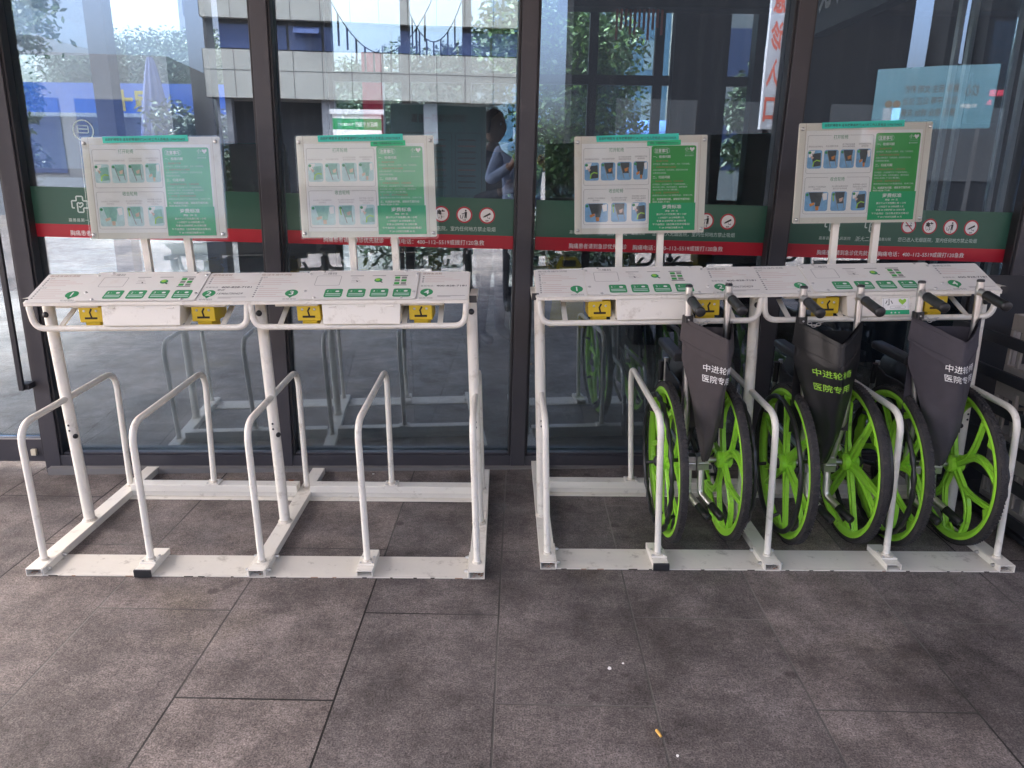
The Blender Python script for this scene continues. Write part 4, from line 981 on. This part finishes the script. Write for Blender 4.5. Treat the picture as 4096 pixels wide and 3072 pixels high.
# notice board inside pane two
nb = MB(); nb.box(-1.02, -.28, 6.2, 6.23, 1.20, 1.95, pm('notice_board_mint', (.30, .47, .45), .4))
nbo = tag(nb.build('notice_board'), 'pale green visitor notice board standing inside behind the second pane', 'notice board')
m = MB(); f_ = lambda a, b: Vector((a, 6.197, b))
text(m, '嘉善一院就诊须知', -.65, 1.82, .066, f_, INKGREY, 'C', wid=.42, bold=.01)
for k in range(3):
    outline(m, rrect(-.99+.235*k, 1.26, -.78+.235*k, 1.74, .015), .004, f_, INKGREY)
    for j in range(9): m.flat([(-.97+.235*k, 1.68-.045*j), (-.83+.235*k, 1.68-.045*j), (-.83+.235*k, 1.692-.045*j), (-.97+.235*k, 1.692-.045*j)], f_, INKPINK if j % 4 == 1 else INKGREY)
m.build('board_lettering', nbo)
m = MB(); m.box(-.98, -.95, 6.232, 6.26, 0, 1.9, DARKMETAL); m.box(-.35, -.32, 6.232, 6.26, 0, 1.9, DARKMETAL); m.build('board_legs', nbo)

# ------------------------------------------------------------------ people
def person(name, label, loc, rz, H, top_mat, leg_mat, arms, head_turn=0, bulk=1.0):
    o = empty(name, label, 'person', loc, rz)
    k = H/1.75
    bm = bmesh.new()
    def skin_body():
        me = bpy.data.meshes.new('body'); V, E, Rr = [], [], []
        def add(p, r, par=None):
            V.append(Vector(p)*k); kb = k*(bulk if p[2] > .92 and p[2] < 1.46 else 1); Rr.append(r*kb if not isinstance(r, tuple) else (r[0]*kb, r[1]*kb))
            if par is not None: E.append((par, len(V)-1))
            return len(V)-1
        pel = add((0, 0, .95), (.155, .105)); w1 = add((0, 0, 1.10), (.150, .10), pel); ch = add((0, .01, 1.30), (.175, .115), w1); sh = add((0, 0, 1.43), (.13, .085), ch); nk = add((0, -.005, 1.50), (.058, .058), sh); add((0, -.01, 1.56), (.055, .055), nk)
        for s_ in (-1, 1):
            h = add((s_*.095, 0, .88), (.088, .088), pel); kn = add((s_*.11, -.01, .49), (.062, .062), h); an = add((s_*.115, .02, .09), (.045, .045), kn); add((s_*.125, -.13, .04), (.045, .035), an)
            a = arms[0 if s_ < 0 else 1]
            sp = add((s_*.19, 0, 1.40), (.062, .062), sh); el = add(a[0], (.046, .046), sp); wr_ = add(a[1], (.032, .032), el)
        me.from_pydata(V, E, []); ob = bpy.data.objects.new('body', me); COL.objects.link(ob); ob.parent = o
        md = ob.modifiers.new('skin', 'SKIN')
        for i, sv in enumerate(me.skin_vertices[0].data):
            r = Rr[i]; sv.radius = r if isinstance(r, tuple) else (r, r); sv.use_root = (i == 0)
        ss = ob.modifiers.new('sub', 'SUBSURF'); ss.levels = 2; ss.render_levels = 2
        md.use_smooth_shade = True
        return ob
    body = skin_body()
    me = body.data
    # bake to a plain mesh so that cloth materials can be set by height
    dg = bpy.context.evaluated_depsgraph_get(); dg.update()
    nm = bpy.data.meshes.new_from_object(body.evaluated_get(dg)); body.modifiers.clear(); body.data = nm
    nm.materials.clear()
    for mm in (top_mat, leg_mat, SKIN, SHOE): nm.materials.append(mm)
    for p in nm.polygons:
        z = p.center.z/k; x = abs(p.center.x)/k
        hand = (Vector(p.center)/k - Vector(arms[0][1])).length < .05 or (Vector(p.center)/k - Vector(arms[1][1])).length < .05
        p.material_index = 2 if (z > 1.475 and x < .085) or hand else (0 if z > .93 or x > .26 else (3 if z < .10 else 1)); p.use_smooth = True
    # head with face
    m = MB()
    hc = Vector((0, -.02, 1.655))*k
    rot = Matrix.Rotation(head_turn, 3, 'Z')
    def hp(u, v):
        th, ph = 2*math.pi*u, math.pi*(v-.5)
        x, y, z = math.cos(ph)*math.sin(th)*.076, -math.cos(ph)*math.cos(th)*.094, math.sin(ph)*.118
        if z < 0: x *= 1-.30*(-z/.118)**1.4; y *= 1-.12*(-z/.118)
        f_ = max(0, math.cos(th))*math.cos(ph)
        y -= .020*math.exp(-((u if u < .5 else u-1)/.035)**2)*math.exp(-((z+.012)/.026)**2)*1.0
        y += .010*(math.exp(-(((u if u < .5 else u-1)-.075)/.03)**2)+math.exp(-(((u if u < .5 else u-1)+.075)/.03)**2))*math.exp(-((z-.018)/.014)**2)
        y -= .006*math.exp(-((u if u < .5 else u-1)/.06)**2)*math.exp(-((z+.056)/.012)**2)
        return rot @ (Vector((x, y, z))*k) + hc
    m.grid(hp, 36, 26, SKIN)
    hd = m.build('head', o)
    m = MB()
    def hh(u, v):
        th, ph = 2*math.pi*u, math.pi*(v*.62-.12)
        fr = max(0, math.cos(th)); lo = .035 + .075*fr**1.2
        z = max(math.sin(ph)*.130, lo if fr > .25 else -.03-.02*(1-fr))
        cr = math.sqrt(max(0, 1-min(1, abs(z)/.131)**2))
        return rot @ (Vector((cr*math.sin(th)*.088, -cr*math.cos(th)*.104+.006, z+.004))*k) + hc
    m.grid(hh, 36, 14, HAIR); m.build('hair', o)
    m = MB()
    for s_ in (-1, 1):
        m.lathe([(-.004, .010), (0, .020), (.006, .022), (.010, .012), (.010, 0)], rot @ (Vector((s_*.074, .006, -.004))*k) + hc, rot @ Vector((s_, .25, 0)), SKIN, 14)
    m.build('ears', o)
    m = MB()
    for s_ in (-1, 1):
        m.lathe([(0, .010), (.004, .008), (.006, 0)], rot @ (Vector((s_*.033, -.079, .020))*k) + hc, rot @ Vector((0, -1, 0)), INKWHITE, 12); m.lathe([(.005, .0045), (.0068, .003), (.0068, 0)], rot @ (Vector((s_*.033, -.079, .020))*k) + hc, rot @ Vector((0, -1, 0)), INK, 10)
        m.obox(rot @ (Vector((s_*.034, -.086, .040))*k) + hc, rot @ Vector((.016, 0, 0)), rot @ Vector((0, .003, 0)), Vector((0, 0, .003)), HAIR)
    m.obox(rot @ (Vector((0, -.088, -.057))*k) + hc, rot @ Vector((.020, 0, 0)), rot @ Vector((0, .002, 0)), Vector((0, 0, .0035)), PICRED)
    m.build('face', o)
    # hands
    for i, s_ in enumerate((-1, 1)):
        el, wr_ = Vector(arms[i][0])*k, Vector(arms[i][1])*k
        d = (wr_-el).normalized(); tgt = Vector(arms[i][2])*k if len(arms[i]) > 2 else wr_+d*.1
        d = (tgt-wr_).normalized(); sd_ = d.cross(Vector((0, 0, 1)));
        if sd_.length < .1: sd_ = d.cross(Vector((0, 1, 0)))
        sd_.normalize(); upv = sd_.cross(d)
        m = MB(); m.tube([wr_-d*.02, wr_+d*.03, wr_+d*.075, wr_+d*.088], [.026, .036, .040, .032], SKIN, 12)
        for j in range(4):
            b0 = wr_+d*.078+upv*(.027-.018*j); l = (.068, .076, .072, .056)[j]; cu = -s_*sd_
            m.tube([b0, b0+d*l*.45, b0+d*l*.75+cu*l*.35, b0+d*l*.7+cu*l*.65], [.0092, .0088, .0080, .0070], SKIN, 8)
        b0 = wr_+d*.030+upv*.030; m.tube([b0, b0+d*.03+upv*.022, b0+d*.058+upv*.028-s_*sd_*.015], [.0115, .0102, .0082], SKIN, 8)
        m.build('hand', o)
    return o
ph = person('person', 'person in a blue shirt and dark trousers, arms raised, holding a phone', (.645, -.48, 0), R(180), 2.02, SHIRT, TROUSER, [((-.30, -.10, 1.16), (-.14, -.33, 1.30), (-.07, -.38, 1.36)), ((.30, -.10, 1.16), (.14, -.33, 1.30), (.07, -.38, 1.36))], bulk=1.2)
m = MB(); m.box(-.038, .038, -.004, .004, -.08, .08, BLACKP); phn = m.build('phone', None, .003); phn.location = (.645, -.09+.03, 1.56); tag(phn, 'black mobile phone held up by the person in the blue shirt', 'phone')
person('person', 'person in a dark grey jacket inside, looking down at a phone', (-.24, 6.5, 0), R(50), 1.90, JACKET, TROUSER, [((-.27, -.04, 1.14), (-.16, -.26, 1.20), (-.08, -.33, 1.25)), ((.26, -.02, 1.14), (.16, -.25, 1.20), (.08, -.33, 1.25))], R(8))

# ------------------------------------------------------------------ trees, buildings beyond
def foliage(m, blobs, n, size, mat):
    tot = sum(b[1]**2 for b in blobs)
    for c, r, sq in blobs:
        for _ in range(int(n*r*r/tot)):
            v = Vector((random.gauss(0, 1), random.gauss(0, 1), random.gauss(0, 1))).normalized()*r*random.uniform(.45, 1.08)
            if random.random() < .12: v *= random.uniform(1.05, 1.25)
            v.z *= sq; p = Vector(c)+v
            d = Vector((random.uniform(-1, 1), random.uniform(-1, 1), random.uniform(-.9, .4))).normalized(); q = d.orthogonal().normalized()
            q = (Matrix.Rotation(random.uniform(0, 6.28), 3, d) @ q); s_ = size*random.uniform(.6, 1.3)
            m.add([p, p+d*s_*.5+q*s_*.22, p+d*s_, p+d*s_*.5-q*s_*.22], [(0, 1, 2, 3)], mat)
def tree(label, loc, h, r, trunk_r, mat, size, n=5200, group=None, squash=.85, clear=.35):
    o = empty('tree', label, 'tree', loc, random.uniform(0, 6), group)
    m = MB(); tops = []
    m.tube([(0, 0, 0), (.03*r, 0, h*clear*.6), (-.02*r, .03*r, h*clear), (.02, 0, h*.8)], [trunk_r, trunk_r*.8, trunk_r*.7, trunk_r*.2], TRUNK, 10)
    for k in range(7):
        a = k*2.4; z0 = h*(clear*.8+.06*k); e = Vector((math.cos(a)*r*.6, math.sin(a)*r*.6, z0+h*.22)); m.tube([(0, 0, z0), e*.5+Vector((0, 0, z0*.55)), e], [trunk_r*.45, trunk_r*.3, trunk_r*.1], TRUNK, 6); tops.append(e)
    m.build('trunk', o)
    bl = []
    for k in range(19):
        a = random.uniform(0, 6.28); rr_ = r*random.uniform(.1, .72); zz_ = h*random.uniform(clear+.1, .92)
        bl.append(((math.cos(a)*rr_, math.sin(a)*rr_, zz_), r*random.uniform(.28, .48), squash))
    m = MB(); foliage(m, bl, n, size, mat); m.build('crown', o)
    return o
tree('leafy tree with bright green leaves seen through the third pane', (.75, 12.6, 0), 4.2, 1.7, .09, LEAF, .115, 24000, 'trees beyond the hall', clear=.18)
tree('dark leafy tree showing through the middle of the second pane', (-1.2, 13.4, 0), 3.5, 1.3, .08, LEAF_D, .115, 15000, 'trees beyond the hall', clear=.2)
tree('slim tree right of the pale awning, through the third pane', (4.35, 14.8, 0), 3.6, .75, .06, LEAF_D, .15, 3000, 'trees beyond the hall')
for k, (x, y, h, r, lb) in enumerate(((-15.5, 29, 6.4, 2.6, 'pale hazy tree above the left end of the blue shop sign'), (-12.6, 30, 5.9, 2.4, 'pale hazy tree right of the folded parasol'), (-9.6, 30, 5.2, 2.4, 'pale hazy tree behind the dark wall, far left'), (-4.8, 26, 5.2, 2.2, 'pale hazy tree left of the red banner'))):
    tree(lb, (x, y, 0), h, r, .14, LEAF_P, .15, 24000, 'hazy trees behind the shop', clear=.15)
for k, (x, y, lb) in enumerate(((-9.9, 14.6, 'dark low bush at the left edge of the first pane'), (-6.1, 15.5, 'dark low bush right of the parasol before the shop'))):
    tree(lb, (x, y, 0), 2.7, 1.0, .06, LEAF_D, .12, 5200, 'dark bushes before the shop', clear=.12)
hd = MB(); foliage(hd, [((-2.0+.35*k, 11.3, .42), .46, .9) for k in range(14)], 6500, .10, LEAF_D)
tag(hd.build('hedge'), 'low dark clipped hedge beyond the far windows', 'hedge')
# shop with blue sign
sh = empty('corner_shop', 'low grey shop with long blue sign and yellow characters', 'shop', (0, 18, 0))
part(sh, 'wall', (-14, -5.2, 0.0, 5, 0, 2.55, SHOPWALL)); part(sh, 'fascia', (-14, -5.2, -.35, -.02, 2.50, 3.12, BLUE_SIGN)); part(sh, 'fascia_trim', (-14, -5.2, -.37, -.02, 2.42, 2.498, SOFFIT)); part(sh, 'roof', (-14, -5.2, -.02, 5, 2.551, 3.0, SHOPWALL))
m = MB(); text(m, '十足', -9.02, 2.60, .44, lambda a, b: Vector((a, -.36, b)), SIGN_YEL, wid=.90, bold=.05); m.build('fascia_letters', sh)
for x in (-9.9, -8.6, -7.6): part(sh, 'shop_window', (x, x+.85, -.02, -.004, .9, 2.25, SHOPGLASS))
part(sh, 'shop_door', (-6.6, -5.8, -.03, -.004, .0, 2.2, SHOPGLASS))
# parasol
pa = empty('closed_parasol', 'tall closed lavender blue parasol standing before the shop', 'parasol', (-7.35, 16, 0))
m = MB()
def pf(u, v):
    z = .9+2.55*v; rr_ = (.05+.36*(1-v)**.8)*(1 if v > .06 else .5+8*v) * (1+.16*math.sin(u*2*math.pi*8)); return Vector((rr_*math.cos(2*math.pi*u), rr_*math.sin(2*math.pi*u), z))
m.grid(pf, 64, 18, PARASOL); m.build('canopy', pa)
m = MB(); m.tube([(0, 0, 0), (0, 0, 3.5)], .03, DARKMETAL, 10); m.build('pole', pa); m = MB(); m.lathe([(0, .3), (.06, .28), (.08, 0)], (0, 0, 0), (0, 0, 1), DARKMETAL, 20); m.build('base', pa)
# pale blocks far behind
def block(label, x0, x1, y, z1, mat, nx, nz, glass=WINBLUE, dep=6):
    o = empty('building', label, 'building', ((x0+x1)/2, y, 0)); hw = (x1-x0)/2
    part(o, 'wall', (-hw, hw, 0, dep, 0, z1, mat))
    for i in range(nx):
        for j in range(nz):
            xa = -hw + (i+.25)*2*hw/nx; za = 1+(j+.2)*(z1-1)/nz
            part(o, 'window', (xa, xa+hw/nx, -.02, -.002, za, za+.55*(z1-1)/nz, glass))
    part(o, 'parapet', (-hw-.1, hw+.1, -.1, .1, z1+.002, z1+.35, mat))
block('hazy pale tower block behind the trees, above the parasol', -23, -17, 55, 15, CONCRETE, 5, 6)
block('blue glass fronted building behind the leafy tree', -1.2, 6, 30, 10, GLASSBLD, 8, 5, pm('pale_spandrel', (.45, .58, .62), .3))
block('pale stone building with dark windows right of the tree', 5.0, 8.2, 22, 8, CLAD, 2, 3)
# white panelled wing at far left
wing = MB(); wing.box(-14.5, -7.15, 12.0, 14.2, 3.25, 5.6, SOFFIT); wing.box(-12.6, -12.2, 12.6, 13.0, 0, 3.249, SOFFIT); wing_o = tag(wing.build('pale_overhang'), 'pale overhanging wall at the far left beyond the glass', 'wall')
bs = MB(); bs.box(-8.2, -7.62, 11.95, 12.05, 2.60, 3.249, BLUE_SIGN); tag(bs.build('blue_panel'), 'plain blue sign panel hanging under the pale overhang at the far left', 'sign')
# awning
aw = empty('arched_awning', 'small blue arched awning on slim posts beyond the hall', 'awning', (2.35, 14.2, 0))
m = MB(); m.grid(lambda u, v: Vector((-.55+1.1*v, -.6*math.cos(math.pi*u), 1.75+.55*math.sin(math.pi*u))), 14, 6, pm('awning_blue', (.10, .26, .62), .5)); m.build('cover', aw)
for x in (-.5, .0, .5):
    for y in (-.58, .58):
        m = MB(); m.tube([(x, y, 0), (x, y, 1.76)], .02, ALU, 8); m.build('awning_post', aw)

# ------------------------------------------------------------------ what stands behind the camera and shows in the glass
cb_ = empty('clad_building', 'beige panelled hospital wing reflected in the glass, with a ribbon window', 'building', (0, -16, 0))
part(cb_, 'wall', (-5.9, 3.2, -4, 0, 3.2, 4.44, CLAD)); part(cb_, 'wall', (-5.9, 3.2, -4, 0, 5.23, 7.2, CLAD)); part(cb_, 'recess', (-5.88, 3.18, -4, -.25, 4.441, 5.229, WINFRAME))
m = MB()
for k in range(12):
    x = -5.9+.80*k; m.box(x-.008, x+.008, .001, .004, 3.2, 4.44, CLADJ); m.box(x-.008, x+.008, .001, .004, 5.23, 7.2, CLADJ)
for z in (3.92, 6.4): m.box(-5.9, 3.2, .0012, .0042, z-.008, z+.008, CLADJ)
m.build('panel_joints', cb_)
for k in range(9):
    x = -5.5+.95*k; part(cb_, 'window', (x, x+.88, -.249, -.22, 4.50, 5.10, WINBLUE))
m = MB(); m.obox((-3.1, .0, 4.98), (.34, 0, 0), (0, .16, -.10), (0, .006, .009), WINBLUE); m.build('open_window', cb_)
part(cb_, 'lower_storey', (-5.8, 3.1, -4, -1.4, 0, 3.199, INWALL))
for x in (-5.5, -2.6, .3, 3.0): part(cb_, 'column', (x-.2, x+.2, -.6, -.2, 0, 3.199, SHOPWALL))
lw = empty('added_low_block', 'low grey block added left of the beige building to dim the reflection in the first pane', 'building', (-17, -15, 0))  # unseen block, added to keep bright sky out of the left reflection
part(lw, 'wall', (-13, 10.4, -5, 0, 0, 4.1, pm('added_block_grey', (.16, .165, .18), .6)))
for x in range(-12, 10, 2): part(lw, 'window', (x, x+1.6, .002, .02, 1.1, 3.0, WINBLUE))
rw = empty('added_dark_block', 'dark grey block added right of the beige building to darken the reflection in the third and fourth panes', 'building', (14, -13, 0))  # unseen mass, added to darken the right-hand reflection; its dips let bright sky through
WDG = pm('added_block_dark_grey', (.014, .015, .018), .7, spec=.1)
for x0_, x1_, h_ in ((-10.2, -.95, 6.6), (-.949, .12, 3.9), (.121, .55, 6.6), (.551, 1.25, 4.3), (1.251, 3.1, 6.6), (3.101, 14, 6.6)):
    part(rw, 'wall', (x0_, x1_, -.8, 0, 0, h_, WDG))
for x in range(-9, 13, 3): part(rw, 'window', (x, x+2.2, .002, .02, 1.2, 3.2, WINFRAME))
es = empty('entrance_blade_sign', 'tall white vertical sign with red characters for the emergency entrance', 'sign', (4.42, -3, 0), R(0))
part(es, 'panel', (-.11, .11, -.03, .03, 2.02, 4.3, SIGNPANEL)); part(es, 'bracket', (-.04, .04, -.10, -.031, 1.6, 4.3, DARKMETAL))
m = MB()
for k, s_ in enumerate('急诊入口'): text(m, s_, 0, 0, .21, lambda a, b, k=k: Vector((-a, .0315, 3.50-.45*k+b*1.75)), INKRED, 'C', wid=.17, bold=.03)
m.build('sign_letters', es)
pb = empty('poster_board', 'pale blue poster board with two rows of dark characters and two drawn figures', 'poster', (7.55, -4, 0), R(40))
part(pb, 'panel', (-.82, .82, -.03, .03, 2.12, 3.02, POSTERBLUE)); part(pb, 'board_leg', (-.7, -.64, -.03, .03, 0, 2.119, DARKMETAL)); part(pb, 'board_leg', (.64, .7, -.03, .03, 0, 2.119, DARKMETAL))
m = MB(); f_ = lambda a, b: Vector((-a, .0315, b))
for j, row in enumerate(('富强 民主 文明 和谐', '自由 平等 公正 法治', '爱国 敬业 诚信 友善')): text(m, row, .32-.66, 2.66-.17*j, .12, f_, INK, wid=.74, bold=.02)
text(m, '核心', -.60, 2.60, .17, f_, INK, wid=.19, bold=.03); text(m, '价值观', -.60, 2.42, .07, f_, INKGREY)
for q, c_ in ((.48, GLASSBLD), (.60, SHIRT_D)):
    m.flat(disc(q, 2.50, .055), f_, TRUNK); m.flat([(q-.07, 2.44), (q+.07, 2.44), (q+.06, 2.22), (q-.06, 2.22)], f_, c_); m.flat([(q-.05, 2.22), (q+.05, 2.22), (q+.045, 2.14), (q-.045, 2.14)], f_, INK)
m.build('poster_lettering', pb)
db = empty('directory_board', 'white and green campus directory board on two posts, mirrored in the glass', 'sign', (-1.22, -5, 0))
part(db, 'panel', (-.36, .36, -.03, .03, .9, 2.2, PAPER)); part(db, 'cap', (-.40, .40, -.05, .05, 2.2005, 2.27, SOFFIT)); part(db, 'post', (-.34, -.28, -.028, .028, 0, .899, DARKMETAL)); part(db, 'post', (.28, .34, -.028, .028, 0, .899, DARKMETAL))
m = MB(); m.flat([(-.36, 1.98), (.36, 1.98), (.36, 2.14), (-.36, 2.14)], lambda a, b: Vector((-a, .031, b)), INKGREEN)
text(m, '院区总平面图', -.30, 2.03, .075, lambda a, b: Vector((-a, .032, b)), INKWHITE, wid=.32); text(m, 'DIRECTORY', .06, 2.035, .055, lambda a, b: Vector((-a, .032, b)), INKWHITE, wid=.22)
for j in range(5): m.flat([(-.28, 1.85-.12*j), (.1+.04*j, 1.85-.12*j), (.1+.04*j, 1.88-.12*j), (-.28, 1.88-.12*j)], lambda a, b: Vector((-a, .031, b)), INKGREY)
m.build('board_lettering', db)
rb = empty('red_banner', 'narrow red vertical banner on a pole beyond the far windows', 'banner', (-2.42, 13, 0)); part(rb, 'cloth', (-.16, .16, -.01, .01, 1.7, 3.2, BAND_R)); m = MB(); m.tube([(.18, 0, 0), (.18, 0, 3.3)], .02, ALU, 8); m.build('pole', rb)
for x, y, lb in ((-9.5, -12, 'leafy tree left of the beige wing, mirrored in the glass'),):
    tree(lb, (x, y, 0), 5.2, 1.8, .11, LEAF_D, .2, 4500, None)

# ------------------------------------------------------------------ litter
m = MB(); d = Vector((.35, -.94, 0)).normalized()
m.tube([Vector((.403, 1.737, .0058))-d*.012, Vector((.403, 1.737, .0058))+d*.002, Vector((.403, 1.737, .0050))+d*.013], [.0044, .0042, .0036], BUTT, 12)
tag(m.build('cigarette_butt'), 'orange cigarette butt lying on the paving near the bottom edge', 'cigarette butt')
m = MB(); m.grid(lambda u, v: Vector((-1.10+.032*(u-.5)*(1-abs(2*v-1)**2)+.006*v, 3.40+.020*(v-.5), .004+.010*(u-.5)**2*4+.003*math.sin(5*v))), 8, 8, LEAFDRY)
tag(m.build('dry_leaf'), 'small curled red brown leaf by the foot of the glass wall', 'leaf')
def flake(x, y, s_, lb):
    m = MB(); n = 7; pts = [(x+s_*random.uniform(.5, 1)*math.cos(2*math.pi*k/n), y+s_*random.uniform(.5, 1)*math.sin(2*math.pi*k/n)) for k in range(n)]
    m.prism(pts, lambda a, b, d_: Vector((a, b, d_)), .0006, .0022, PAPER); tag(m.build('paper_scrap'), lb, 'litter', 'white scraps on the paving')
flake(.30, 2.02, .009, 'larger white scrap on the paving above the cigarette butt'); flake(.345, 2.045, .005, 'tiny white scrap right of the larger white scrap'); flake(.44, 1.66, .005, 'tiny white scrap just right of the cigarette butt'); flake(-.72, 3.52, .007, 'white scrap by the glass wall behind the left rack')
